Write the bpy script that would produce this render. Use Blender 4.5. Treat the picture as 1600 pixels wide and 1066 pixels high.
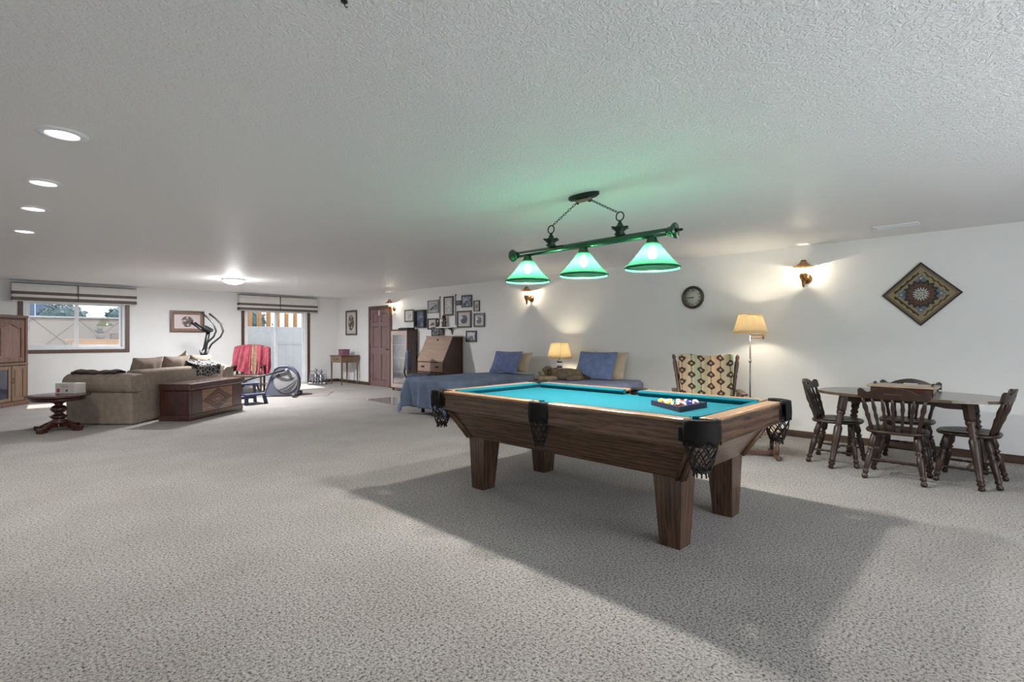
import bpy, bmesh, math, random
from mathutils import Matrix, Vector
random.seed(7)
for o in list(bpy.data.objects): bpy.data.objects.remove(o)
S = bpy.context.scene
COL = S.collection
R = math.radians
pi = math.pi

# ------------------------------------------------------------------ camera
cam_d = bpy.data.cameras.new('camera'); cam = bpy.data.objects.new('camera', cam_d); COL.objects.link(cam)
cam_d.sensor_width = 36; cam_d.lens = 36*807/1600; cam_d.shift_y = -4/1600; cam_d.clip_end = 200
cam.location = (0, 0, 1.264); cam.rotation_euler = (R(90), 0, R(-45.7))
S.camera = cam
# ------------------------------------------------------------------ world, sun, exposure
w = bpy.data.worlds.new('sky'); S.world = w; w.use_nodes = True
w.node_tree.nodes['Background'].inputs[0].default_value = (.78, .87, 1, 1)
w.node_tree.nodes['Background'].inputs[1].default_value = 1.7
def light(name, typ, loc, energy, col=(1, 1, 1), rot=(0, 0, 0), parent=None, **kw):
    d = bpy.data.lights.new(name, typ); d.energy = energy; d.color = col
    for k, v in kw.items(): setattr(d, k, v)
    o = bpy.data.objects.new(name, d); COL.objects.link(o); o.location = loc; o.rotation_euler = rot; o.parent = parent
    return o
light('sun', 'SUN', (2, 20, 15), 8.0, (1, .95, .88), (R(-41), 0, R(-4)), angle=R(.6))
# daylight entering by the glazing of the room: patio door and window at the back; below them an added fill light behind the camera
for nm, x, z, sx, sz in (('patio_portal', 5.57, 1.03, 1.66, 2.06), ('window_portal', 1.405, 1.555, 1.67, 1.05)):
    light(nm, 'AREA', (x, 14.50, z), 1, (1, 1, 1), (R(-90), 0, 0), shape='RECTANGLE', size=sx, size_y=sz).data.cycles.is_portal = True
light('fill_rear', 'AREA', (2.6, -2.53, 1.07), 42, (1, .975, .945), (R(90), 0, 0), shape='RECTANGLE', size=5.0, size_y=2.0)  # added soft fill, set in an invented opening behind the camera
S.view_settings.view_transform = 'Standard'; S.view_settings.look = 'None'
S.view_settings.gamma = 1; S.view_settings.use_curve_mapping = False
S.view_settings.exposure = 0.6

# ------------------------------------------------------------------ mesh builder
_cache = {}
def rbox_data(sz, b, seg):
    k = (tuple(round(x, 5) for x in sz), b, seg)
    if k in _cache: return _cache[k]
    bm = bmesh.new(); bmesh.ops.create_cube(bm, size=1)
    for v in bm.verts: v.co = Vector((v.co.x*sz[0], v.co.y*sz[1], v.co.z*sz[2]))
    if b > 0:
        b = min(b, min(sz)*.49)
        bmesh.ops.bevel(bm, geom=list(bm.edges), offset=b, segments=seg, affect='EDGES', profile=.5)
    bm.verts.index_update()
    d = ([v.co.copy() for v in bm.verts], [[v.index for v in f.verts] for f in bm.faces]); bm.free()
    _cache[k] = d
    return d
def T(x, y, z): return Matrix.Translation((x, y, z))
def RX(a): return Matrix.Rotation(R(a), 4, 'X')
def RY(a): return Matrix.Rotation(R(a), 4, 'Y')
def RZ(a): return Matrix.Rotation(R(a), 4, 'Z')
def frame_to(a, b):
    a = Vector(a); b = Vector(b); d = b-a
    return Matrix.Translation(a) @ d.to_track_quat('Z', 'Y').to_matrix().to_4x4(), d.length
class MB:
    def __init__(s): s.v = []; s.f = []; s.sm = []
    def add(s, v, f, M=None, smooth=False):
        n = len(s.v)
        for p in v: s.v.append((M @ Vector(p)) if M is not None else Vector(p))
        for q in f: s.f.append([i+n for i in q]); s.sm.append(smooth)
        return s
    def box(s, c, sz, b=0, M=None, seg=1, smooth=False):
        v, f = rbox_data(sz, b, seg); m = T(*c)
        return s.add(v, f, (m if M is None else m @ M), smooth)
    def box2(s, lo, hi, b=0, seg=1):
        return s.box([(a+c)/2 for a, c in zip(lo, hi)], [abs(c-a) for a, c in zip(lo, hi)], b, None, seg)
    def lathe(s, prof, n=20, M=None, smooth=True, a0=0, a1=360, cap=True):
        full = (a1-a0) >= 360; m = n if full else n+1
        v = []; f = []
        for r, z in prof:
            for i in range(m):
                a = R(a0+(a1-a0)*i/n); v.append((r*math.cos(a), r*math.sin(a), z))
        for j in range(len(prof)-1):
            for i in range(n):
                k = (i+1) % m if full else i+1
                f.append([j*m+i, j*m+k, (j+1)*m+k, (j+1)*m+i])
        if full and cap:
            if prof[0][0] > 1e-4: f.append(list(range(m))[::-1])
            if prof[-1][0] > 1e-4: f.append([(len(prof)-1)*m+i for i in range(m)])
        return s.add(v, f, M, smooth)
    def turned(s, a, b, prof, n=12):      # prof: (radius, fraction along)
        M, L = frame_to(a, b)
        return s.lathe([(r, t*L) for r, t in prof], n, M)
    def cyl(s, a, b, r, n=12): return s.turned(a, b, [(r, 0), (r, 1)], n)
    def tube(s, pts, r, n=8, closed=False):
        P = [Vector(p) for p in pts]; N = len(P); v = []; f = []
        up = Vector((0, 0, 1)); prev = None
        for i, p in enumerate(P):
            if closed: t = P[(i+1) % N]-P[i-1]
            else: t = P[min(i+1, N-1)]-P[max(i-1, 0)]
            t.normalize()
            if prev is None:
                x = t.cross(up if abs(t.z) < .95 else Vector((1, 0, 0)))
            else:
                x = prev - t*prev.dot(t)
            x.normalize(); prev = x; y = t.cross(x)
            rr = r[i] if isinstance(r, (list, tuple)) else r
            for k in range(n):
                a = 2*pi*k/n; v.append(p + x*math.cos(a)*rr + y*math.sin(a)*rr)
        for i in range(N if closed else N-1):
            j = (i+1) % N
            for k in range(n):
                l = (k+1) % n; f.append([i*n+k, i*n+l, j*n+l, j*n+k])
        if not closed:
            f.append(list(range(n))[::-1]); f.append([(N-1)*n+k for k in range(n)])
        return s.add(v, f, None, True)
    def prism(s, poly, z0, z1, M=None, smooth=False):
        n = len(poly)
        v = [(x, y, z0) for x, y in poly]+[(x, y, z1) for x, y in poly]
        f = [list(range(n))[::-1], list(range(n, 2*n))]+[[i, (i+1) % n, n+(i+1) % n, n+i] for i in range(n)]
        return s.add(v, f, M, smooth)
    def ball(s, c, r, seg=16, rings=10, M=None):
        rr = r if isinstance(r, (tuple, list)) else (r, r, r)
        prof = [(math.sin(pi*i/rings), -math.cos(pi*i/rings)) for i in range(rings+1)]
        prof[0] = (0.0, -1); prof[-1] = (0.0, 1)
        m = T(*c) @ (M if M is not None else Matrix()) @ Matrix.Diagonal((rr[0], rr[1], rr[2], 1))
        return s.lathe(prof, seg, m)
    def torus(s, R0, r, M=None, n=20, k=8):
        v = []; f = []
        for i in range(n):
            a = 2*pi*i/n
            for j in range(k):
                b = 2*pi*j/k; q = R0+r*math.cos(b); v.append((q*math.cos(a), q*math.sin(a), r*math.sin(b)))
        for i in range(n):
            for j in range(k):
                f.append([i*k+j, ((i+1) % n)*k+j, ((i+1) % n)*k+(j+1) % k, i*k+(j+1) % k])
        return s.add(v, f, M, True)
    def grid(s, fn, nu, nv, smooth=True, M=None):
        v = [fn(i/nu, j/nv) for i in range(nu+1) for j in range(nv+1)]
        f = [[i*(nv+1)+j, (i+1)*(nv+1)+j, (i+1)*(nv+1)+j+1, i*(nv+1)+j+1] for i in range(nu) for j in range(nv)]
        return s.add(v, f, M, smooth)
    def hexa(s, bot, top, M=None):         # 4 bottom points, 4 top points (counter-clockwise)
        return s.add(list(bot)+list(top), [[3, 2, 1, 0], [4, 5, 6, 7], [0, 1, 5, 4], [1, 2, 6, 5], [2, 3, 7, 6], [3, 0, 4, 7]], M)
    def build(s, name, mat, parent=None, loc=None, rz=None):
        me = bpy.data.meshes.new(name); me.from_pydata([tuple(p) for p in s.v], [], s.f)
        me.polygons.foreach_set('use_smooth', s.sm); me.materials.append(mat)
        bm = bmesh.new(); bm.from_mesh(me); bmesh.ops.recalc_face_normals(bm, faces=bm.faces); bm.to_mesh(me); bm.free()
        me.update()
        o = bpy.data.objects.new(name, me); COL.objects.link(o); o.parent = parent
        if loc: o.location = loc
        if rz is not None: o.rotation_euler = (0, 0, R(rz))
        return o
def solidify(o, th, off=0):
    m = o.modifiers.new('thickness', 'SOLIDIFY'); m.thickness = th; m.offset = off; return o
def subsurf(o, lv=1):
    m = o.modifiers.new('smooth', 'SUBSURF'); m.levels = lv; m.render_levels = lv; return o
def tag(o, label=None, cat=None, group=None, kind=None):
    if label: o['label'] = label
    if cat: o['category'] = cat
    if group: o['group'] = group
    if kind: o['kind'] = kind
    return o
def thing(name, label, cat, loc=(0, 0, 0), rz=0, group=None):
    o = bpy.data.objects.new(name, None); COL.objects.link(o); o.empty_display_size = .1
    o.location = loc; o.rotation_euler = (0, 0, R(rz)); return tag(o, label, cat, group)
def copy_tree(o, parent=None):
    c = o.copy(); COL.objects.link(c); c.parent = parent
    for ch in list(o.children): copy_tree(ch, c)
    return c
def struct(o): o['kind'] = 'structure'; return o
def pillow_fn(L, W, H, e=.55):
    def fn(side):
        def g(u, v):
            x = u*2-1; y = v*2-1
            t = max(0, (1-x*x))**e*max(0, (1-y*y))**e
            pin = 1-.07*(1-abs(x)*abs(y))*0
            cx = 1-.06*(1-y*y)*abs(x)**3; cy = 1-.06*(1-x*x)*abs(y)**3
            wr = .012*math.sin(9*x+3*y)*t
            return (x*L/2*(1-.07*(1-y*y))*1, y*W/2*(1-.07*(1-x*x)), side*(H/2*t+wr))
        return g
    return fn
def cushion(L, W, H, M=None, mb=None):
    mb = mb or MB(); f = pillow_fn(L, W, H)
    mb.grid(f(1), 14, 12, True, M); mb.grid(f(-1), 14, 12, True, M); return mb

# ------------------------------------------------------------------ materials
def newmat(name):
    m = bpy.data.materials.new(name); m.use_nodes = True
    nt = m.node_tree; return m, nt, nt.nodes['Principled BSDF']
def c4(c): return (c[0], c[1], c[2], 1)
def srgb(r, g, b): return tuple(((x/255)/12.92 if x/255 <= .04045 else ((x/255+.055)/1.055)**2.4) for x in (r, g, b))
def pm(name, col, rough=.5, metal=0, spec=.5, bump=0, bscale=60, var=0, vscale=8, coat=0, emit=None, estr=0, alpha=1):
    m, nt, b = newmat(name); N = nt.nodes; L = nt.links
    b.inputs['Base Color'].default_value = c4(col); b.inputs['Roughness'].default_value = rough
    b.inputs['Metallic'].default_value = metal; b.inputs['Specular IOR Level'].default_value = spec
    b.inputs['Coat Weight'].default_value = coat
    if emit: b.inputs['Emission Color'].default_value = c4(emit); b.inputs['Emission Strength'].default_value = estr
    tc = N.new('ShaderNodeTexCoord')
    nz = N.new('ShaderNodeTexNoise'); nz.inputs['Scale'].default_value = vscale; nz.inputs['Detail'].default_value = 4
    L.new(tc.outputs['Object'], nz.inputs['Vector'])
    rp = N.new('ShaderNodeValToRGB'); k = var if var else .04
    rp.color_ramp.elements[0].position = .3; rp.color_ramp.elements[1].position = .7
    rp.color_ramp.elements[0].color = c4([x*(1-k) for x in col]); rp.color_ramp.elements[1].color = c4([min(1, x*(1+k)) for x in col])
    L.new(nz.outputs['Fac'], rp.inputs['Fac']); L.new(rp.outputs['Color'], b.inputs['Base Color'])
    if bump:
        n2 = N.new('ShaderNodeTexNoise'); n2.inputs['Scale'].default_value = bscale; n2.inputs['Detail'].default_value = 5
        L.new(tc.outputs['Object'], n2.inputs['Vector'])
        bp = N.new('ShaderNodeBump'); bp.inputs['Strength'].default_value = bump; bp.inputs['Distance'].default_value = .01
        L.new(n2.outputs['Fac'], bp.inputs['Height']); L.new(bp.outputs['Normal'], b.inputs['Normal'])
    return m
def wood(name, dark, lite, axis='X', scale=1, rough=.38, coat=.15, contrast=(.3, .7)):
    m, nt, b = newmat(name); N = nt.nodes; L = nt.links
    tc = N.new('ShaderNodeTexCoord'); mp = N.new('ShaderNodeMapping')
    i = 'XYZ'.index(axis); sc = [10*scale]*3; sc[i] = .9*scale; mp.inputs['Scale'].default_value = sc
    L.new(tc.outputs['Object'], mp.inputs['Vector'])
    n1 = N.new('ShaderNodeTexNoise'); n1.inputs['Scale'].default_value = 2.2; n1.inputs['Detail'].default_value = 7; n1.inputs['Distortion'].default_value = 1.2
    n2 = N.new('ShaderNodeTexNoise'); n2.inputs['Scale'].default_value = 14; n2.inputs['Detail'].default_value = 4
    wv = N.new('ShaderNodeTexWave'); wv.wave_type = 'RINGS'; wv.rings_direction = axis; wv.inputs['Scale'].default_value = .9
    wv.inputs['Distortion'].default_value = 7; wv.inputs['Detail'].default_value = 2; wv.inputs['Detail Scale'].default_value = 1
    for n in (n1, n2, wv): L.new(mp.outputs['Vector'], n.inputs['Vector'])
    a = N.new('ShaderNodeMix'); a.inputs['Factor'].default_value = .16
    L.new(n1.outputs['Fac'], a.inputs['A']); L.new(wv.outputs['Fac'], a.inputs['B'])
    a2 = N.new('ShaderNodeMix'); a2.inputs['Factor'].default_value = .3
    L.new(a.outputs['Result'], a2.inputs['A']); L.new(n2.outputs['Fac'], a2.inputs['B'])
    rp = N.new('ShaderNodeValToRGB'); e = rp.color_ramp.elements
    e[0].position, e[1].position = contrast; e[0].color = c4(dark); e[1].color = c4(lite)
    L.new(a2.outputs['Result'], rp.inputs['Fac']); L.new(rp.outputs['Color'], b.inputs['Base Color'])
    b.inputs['Roughness'].default_value = rough; b.inputs['Coat Weight'].default_value = coat; b.inputs['Coat Roughness'].default_value = .2
    bp = N.new('ShaderNodeBump'); bp.inputs['Strength'].default_value = .12; bp.inputs['Distance'].default_value = .004
    L.new(a2.outputs['Result'], bp.inputs['Height']); L.new(bp.outputs['Normal'], b.inputs['Normal'])
    return m
# arithmetic on node sockets, for patterned prints
class Ex:
    def __init__(s, nt, k): s.nt = nt; s.k = k
    def op(s, o, *a):
        n = s.nt.nodes.new('ShaderNodeMath'); n.operation = o
        for i, x in enumerate((s,)+a):
            if isinstance(x, Ex): s.nt.links.new(x.k, n.inputs[i])
            else: n.inputs[i].default_value = x
        return Ex(s.nt, n.outputs[0])
    def __add__(s, o): return s.op('ADD', o)
    def __sub__(s, o): return s.op('SUBTRACT', o)
    def __mul__(s, o): return s.op('MULTIPLY', o)
    def __truediv__(s, o): return s.op('DIVIDE', o)
    def abs(s): return s.op('ABSOLUTE')
    def sin(s): return s.op('SINE')
    def cos(s): return s.op('COSINE')
    def frac(s): return s.op('FRACT')
    def gt(s, o): return s.op('GREATER_THAN', o)
    def lt(s, o): return s.op('LESS_THAN', o)
    def mx(s, o): return s.op('MAXIMUM', o)
    def mn(s, o): return s.op('MINIMUM', o)
    def atan2(s, o): return s.op('ARCTAN2', o)
    def sqrt(s): return s.op('SQRT')
def coords(nt):
    tc = nt.nodes.new('ShaderNodeTexCoord'); sp = nt.nodes.new('ShaderNodeSeparateXYZ')
    nt.links.new(tc.outputs['Object'], sp.inputs[0]); return [Ex(nt, sp.outputs[i]) for i in range(3)]
def layers(nt, base, lst):
    cur = None
    for fac, col in lst:
        m = nt.nodes.new('ShaderNodeMix'); m.data_type = 'RGBA'
        nt.links.new(fac.k, m.inputs[0])
        if cur is None: m.inputs[6].default_value = c4(base)
        else: nt.links.new(cur, m.inputs[6])
        m.inputs[7].default_value = c4(col); cur = m.outputs[2]
    return cur

# --- shell materials
def carpet_mat():
    m, nt, b = newmat('carpet'); N = nt.nodes; L = nt.links
    tc = N.new('ShaderNodeTexCoord')
    n1 = N.new('ShaderNodeTexNoise'); n1.inputs['Scale'].default_value = 76; n1.inputs['Detail'].default_value = 4; n1.inputs['Roughness'].default_value = .78
    n2 = N.new('ShaderNodeTexNoise'); n2.inputs['Scale'].default_value = 1.6; n2.inputs['Detail'].default_value = 3
    v1 = N.new('ShaderNodeTexVoronoi'); v1.inputs['Scale'].default_value = 95
    for n in (n1, n2, v1): L.new(tc.outputs['Object'], n.inputs['Vector'])
    rp = N.new('ShaderNodeValToRGB'); e = rp.color_ramp.elements
    e[0].position = .385; e[0].color = c4(srgb(52, 46, 42)); e[1].position = .485; e[1].color = c4(srgb(160, 155, 151))
    x = e.new(.7); x.color = c4(srgb(192, 187, 182))
    L.new(n1.outputs['Fac'], rp.inputs['Fac'])
    mx = N.new('ShaderNodeMix'); mx.data_type = 'RGBA'; mx.blend_type = 'MULTIPLY'; mx.inputs[0].default_value = 1
    r2 = N.new('ShaderNodeValToRGB'); r2.color_ramp.elements[0].position = .35; r2.color_ramp.elements[1].position = .65
    r2.color_ramp.elements[0].color = (.86, .85, .84, 1); r2.color_ramp.elements[1].color = (1, 1, 1, 1)
    L.new(n2.outputs['Fac'], r2.inputs['Fac']); L.new(rp.outputs['Color'], mx.inputs[6]); L.new(r2.outputs['Color'], mx.inputs[7])
    L.new(mx.outputs[2], b.inputs['Base Color']); b.inputs['Roughness'].default_value = .95; b.inputs['Specular IOR Level'].default_value = .1
    b.inputs['Sheen Weight'].default_value = .2
    ad = N.new('ShaderNodeMath'); ad.operation = 'SUBTRACT'; L.new(n1.outputs['Fac'], ad.inputs[0]); L.new(v1.outputs['Distance'], ad.inputs[1])
    bp = N.new('ShaderNodeBump'); bp.inputs['Strength'].default_value = .55; bp.inputs['Distance'].default_value = .010
    L.new(ad.outputs[0], bp.inputs['Height']); L.new(bp.outputs['Normal'], b.inputs['Normal'])
    return m
def ceiling_mat():
    m, nt, b = newmat('textured ceiling paint'); N = nt.nodes; L = nt.links
    tc = N.new('ShaderNodeTexCoord')
    n1 = N.new('ShaderNodeTexNoise'); n1.inputs['Scale'].default_value = 34; n1.inputs['Detail'].default_value = 4; n1.inputs['Distortion'].default_value = 1.5
    n2 = N.new('ShaderNodeTexNoise'); n2.inputs['Scale'].default_value = 1.3; n2.inputs['Detail'].default_value = 2
    L.new(tc.outputs['Object'], n1.inputs['Vector']); L.new(tc.outputs['Object'], n2.inputs['Vector'])
    rp = N.new('ShaderNodeValToRGB'); rp.color_ramp.elements[0].position = .42; rp.color_ramp.elements[1].position = .58
    L.new(n1.outputs['Fac'], rp.inputs['Fac'])
    ad = N.new('ShaderNodeMath'); ad.operation = 'MULTIPLY_ADD'; ad.inputs[1].default_value = 6; 
    L.new(n2.outputs['Fac'], ad.inputs[0]); L.new(rp.outputs['Color'], ad.inputs[2])
    bp = N.new('ShaderNodeBump'); bp.inputs['Strength'].default_value = .7; bp.inputs['Distance'].default_value = .004
    L.new(ad.outputs[0], bp.inputs['Height']); L.new(bp.outputs['Normal'], b.inputs['Normal'])
    b.inputs['Base Color'].default_value = c4(srgb(240, 240, 240)); b.inputs['Roughness'].default_value = .5; b.inputs['Specular IOR Level'].default_value = .22
    return m
M = {}
M['carpet'] = carpet_mat(); M['ceil'] = ceiling_mat()
M['wall'] = pm('wall paint', srgb(235, 235, 234), .6, bump=.08, bscale=90, var=.01)
M['white'] = pm('white vinyl', srgb(235, 237, 240), .4)
M['trim'] = wood('brown trim', srgb(66, 44, 36), srgb(104, 76, 64), 'Z')
M['base'] = wood('dark baseboard', srgb(58, 42, 34), srgb(96, 74, 60), 'Y')
M['doorwood'] = wood('mahogany door wood', srgb(104, 78, 76), srgb(140, 112, 110), 'Z', rough=.3)
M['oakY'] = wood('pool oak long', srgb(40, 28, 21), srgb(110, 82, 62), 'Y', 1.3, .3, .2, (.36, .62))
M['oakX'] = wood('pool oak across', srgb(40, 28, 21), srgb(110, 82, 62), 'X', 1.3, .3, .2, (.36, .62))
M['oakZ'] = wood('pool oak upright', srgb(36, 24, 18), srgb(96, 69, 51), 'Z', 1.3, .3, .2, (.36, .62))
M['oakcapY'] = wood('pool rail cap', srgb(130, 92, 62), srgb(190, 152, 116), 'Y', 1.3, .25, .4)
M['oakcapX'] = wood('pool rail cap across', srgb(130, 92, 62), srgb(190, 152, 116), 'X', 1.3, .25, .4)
M['cornertrim'] = pm('brown corner moulding', srgb(96, 70, 54), .35)
M['cloth'] = pm('teal pool cloth', srgb(18, 92, 104), .9, spec=.15, bump=.1, bscale=400, var=.04)
M['leather'] = pm('black leather', srgb(22, 20, 19), .7, spec=.2, bump=.2, bscale=80)
M['net'] = pm('dark pocket cord', srgb(26, 20, 17), .7)
M['black'] = pm('black plastic', srgb(20, 20, 22), .45)
M['darkwood'] = wood('dark stained maple', srgb(30, 18, 12), srgb(58, 38, 27), 'Z', 1.2, .4, .05)
M['tabletop'] = wood('dining top', srgb(74, 58, 42), srgb(104, 88, 66), 'Y', 1.0, .22, .6)
M['oak'] = wood('honey oak', srgb(96, 74, 59), srgb(140, 112, 90), 'Z', 1.2)
M['oakd'] = wood('grey oak', srgb(82, 56, 44), srgb(132, 98, 80), 'Z', 1.2)
M['cherry'] = wood('cherry', srgb(50, 27, 23), srgb(92, 54, 44), 'X', 1.2, .25, .4)
M['cherryZ'] = wood('cherry upright', srgb(44, 18, 14), srgb(84, 40, 30), 'Z', 1.2, .25, .5)
M['veneer'] = wood('figured veneer', srgb(112, 76, 54), srgb(164, 120, 90), 'X', 1.4, .25, .5)
M['veneer2'] = wood('figured veneer dark', srgb(62, 34, 26), srgb(104, 62, 46), 'X', 1.4, .25, .5)
M['walnut'] = wood('walnut', srgb(44, 28, 22), srgb(82, 56, 44), 'Z', 1.2)
M['tan'] = wood('tan desk wood', srgb(158, 130, 114), srgb(184, 158, 142), 'X', 1.0, .35)
M['sofa'] = pm('taupe chenille', srgb(154, 141, 129), .95, spec=.1, bump=.35, bscale=120, var=.14, vscale=14)
M['sofad'] = pm('taupe chenille cushion', srgb(144, 130, 118), .95, spec=.1, bump=.35, bscale=120, var=.14, vscale=14)
M['brass'] = pm('antique brass', srgb(150, 112, 70), .3, 1)
M['iron'] = pm('dark green iron', srgb(24, 46, 36), .4, .3)
M['green'] = pm('glossy green enamel', srgb(16, 74, 44), .2, .2, coat=.6)
M['steel'] = pm('brushed steel', srgb(170, 172, 178), .35, 1)
M['chrome'] = pm('dull chrome', srgb(150, 150, 150), .25, 1)
M['greypl'] = pm('slate plastic', srgb(84, 86, 102), .45)
M['greyl'] = pm('light grey plastic', srgb(140, 138, 140), .4)
M['greyd'] = pm('dark grey plastic', srgb(76, 74, 78), .45)
M['blueplastic'] = pm('navy plastic', srgb(48, 55, 84), .45)
M['paper'] = pm('picture mat', srgb(205, 195, 192), .8)
M['cream'] = pm('cream cloth', srgb(232, 230, 226), .9, bump=.1, bscale=300)
M['stripe'] = pm('taupe ribbon', srgb(110, 100, 96), .85)
M['hairline'] = pm('dark piping', srgb(60, 56, 56), .8)
def glass_mat(name, tint=(1, 1, 1), refl=.08, rough=.02):
    m, nt, b = newmat(name); N = nt.nodes; L = nt.links
    t = N.new('ShaderNodeBsdfTransparent'); t.inputs[0].default_value = c4(tint)
    g = N.new('ShaderNodeBsdfGlossy'); g.inputs['Roughness'].default_value = rough
    mx = N.new('ShaderNodeMixShader'); mx.inputs[0].default_value = refl
    L.new(t.outputs[0], mx.inputs[1]); L.new(g.outputs[0], mx.inputs[2])
    L.new(mx.outputs[0], N['Material Output'].inputs['Surface']); return m
M['glass'] = glass_mat('window glass', (1, 1, 1), .035); M['chimney'] = glass_mat('clear lamp glass', (.98, .96, .92), .1)
def shade_mat(name, trans, clear, k, g=.06, dif=.35):
    m, nt, b = newmat(name); N = nt.nodes; L = nt.links
    a = N.new('ShaderNodeBsdfTranslucent'); a.inputs[0].default_value = c4(trans)
    d = N.new('ShaderNodeBsdfDiffuse'); d.inputs[0].default_value = c4(trans)
    t = N.new('ShaderNodeBsdfTransparent'); t.inputs[0].default_value = c4(clear)
    gl = N.new('ShaderNodeBsdfGlossy'); gl.inputs['Roughness'].default_value = .12
    m0 = N.new('ShaderNodeMixShader'); m0.inputs[0].default_value = dif; L.new(a.outputs[0], m0.inputs[1]); L.new(d.outputs[0], m0.inputs[2])
    m1 = N.new('ShaderNodeMixShader'); m1.inputs[0].default_value = k; L.new(m0.outputs[0], m1.inputs[1]); L.new(t.outputs[0], m1.inputs[2])
    m2 = N.new('ShaderNodeMixShader'); m2.inputs[0].default_value = g; L.new(m1.outputs[0], m2.inputs[1]); L.new(gl.outputs[0], m2.inputs[2])
    L.new(m2.outputs[0], N['Material Output'].inputs['Surface']); return m
M['greenglass'] = shade_mat('green ribbed glass', (.034, .118, .068), (.62, 1, .76), .15, .05, .04)
M['lampshade'] = shade_mat('cream pleated shade', (.60, .54, .42), (1, .9, .7), .03, .0)
def emis(name, col, s):
    m, nt, b = newmat(name); b.inputs['Base Color'].default_value = c4(col)
    b.inputs['Emission Color'].default_value = c4(col); b.inputs['Emission Strength'].default_value = s; return m
M['bulb'] = emis('lit bulb', (1, .96, .86), 45); M['lens'] = emis('lit lens', (1, .97, .92), 6); M['warmbulb'] = emis('warm bulb', (1, .82, .5), 20)

# ------------------------------------------------------------------ room shell
XR, YB, XL, YN, H = 7.3, 14.33, -2.2, -2.5, 2.44
W1 = (.57, 2.24, 1.03, 2.08); D2 = (4.74, 6.40, 0.0, 2.06)
struct(MB().box2((XL, YN, -.1), (XR, YB, 0)).build('floor', M['carpet']))
struct(MB().box2((XL-.2, YN-.2, H), (XR+.2, YB+.2, H+.15)).build('ceiling', M['ceil']))
struct(MB().box2((XR, YN-.2, -.1), (XR+.15, YB+.2, H)).build('wall_right', M['wall']))
mb = MB()
def wall_holes(mb, lo, hi, holes, y0, y1, z1):   # boxes around rectangular openings along x
    x = lo
    for a, b, c, d in holes:
        mb.box2((x, y0, -.1), (a, y1, z1)); mb.box2((a, y0, d), (b, y1, z1))
        if c > 0: mb.box2((a, y0, -.1), (b, y1, c))
        x = b
    mb.box2((x, y0, -.1), (hi, y1, z1)); return mb
struct(wall_holes(MB(), XL, XR, [W1, D2], YB, YB+.15, H).build('wall_back', M['wall']))
struct(MB().box2((XL-.15, YN-.2, -.1), (XL, YB+.2, H)).build('wall_left', M['wall']))
struct(wall_holes(MB(), XL, XR, [(.1, 5.1, 0, 2.15)], YN-.15, YN, H).build('wall_near', M['wall']))  # unseen wall; its opening is added for the rear fill light
bb = [(YN, 11.35), (12.56, YB)]
struct(MB().box2((XR-.016, bb[0][0], 0), (XR, bb[0][1], .085), .004).box2((XR-.016, bb[1][0], 0), (XR, bb[1][1], .085), .004).build('baseboard_right', M['base']))
struct(MB().box2((XL, YB-.016, 0), (D2[0]-.09, YB, .085), .004).box2((D2[1]+.09, YB-.016, 0), (XR-.017, YB, .085), .004).build('baseboard_back', M['base']))

# window_1: casing, sliding sashes, panes
def window(name, lo, hi, z0, z1, sill):
    root = bpy.data.objects.new(name, None); COL.objects.link(root); struct(root); root.location = ((lo+hi)/2, YB, z0)
    w2 = (hi-lo)/2; h = z1-z0
    cas = MB(); t = .075
    for sx in (-1, 1): MB().box2((sx*w2, -.022, 0 if not sill else -t), (sx*(w2+t), -.001, h+t), .004).build('casing', M['trim'], root)
    MB().box2((-w2, -.022, h), (w2, -.001, h+t), .004).build('casing', M['trim'], root)
    if sill: MB().box2((-w2, -.022, -t), (w2, -.001, 0), .004).build('casing', M['trim'], root)
    fr = MB(); f = .05
    for sx in (-1, 1): fr.box2((sx*w2, .02, 0), (sx*(w2-f), .12, h))
    fr.box2((-w2+f, .02, h-f), (w2-f, .12, h)); fr.box2((-w2+f, .02, 0), (w2-f, .12, f))
    fr.build('window_frame', M['white'], root)
    for k, (a, b, y) in enumerate(((-w2+f, .03, .05), (-.03, w2-f, .085))):
        s = MB(); g = .05
        s.box2((a, y, f), (a+g, y+.03, h-f)); s.box2((b-g, y, f), (b, y+.03, h-f))
        s.box2((a+g, y, f), (b-g, y+.03, f+g)); s.box2((a+g, y, h-f-g), (b-g, y+.03, h-f))
        so = s.build('sash', M['white'], root)
        MB().box2((a+g, y+.012, f+g), (b-g, y+.016, h-f-g)).build('pane', M['glass'], so)
    return root
window('window_1', W1[0], W1[1], W1[2], W1[3], True)
pd = window('door_2', D2[0], D2[1], D2[2], D2[3], False)
h_ = MB(); h_.box((-.70, .03, 1.0), (.03, .035, .2), .008).tube([(-.70, .02, .93), (-.70, -.02, .95), (-.70, -.02, 1.06), (-.70, .02, 1.08)], .009); h_.build('door_handle', M['greyd'], pd)

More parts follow.
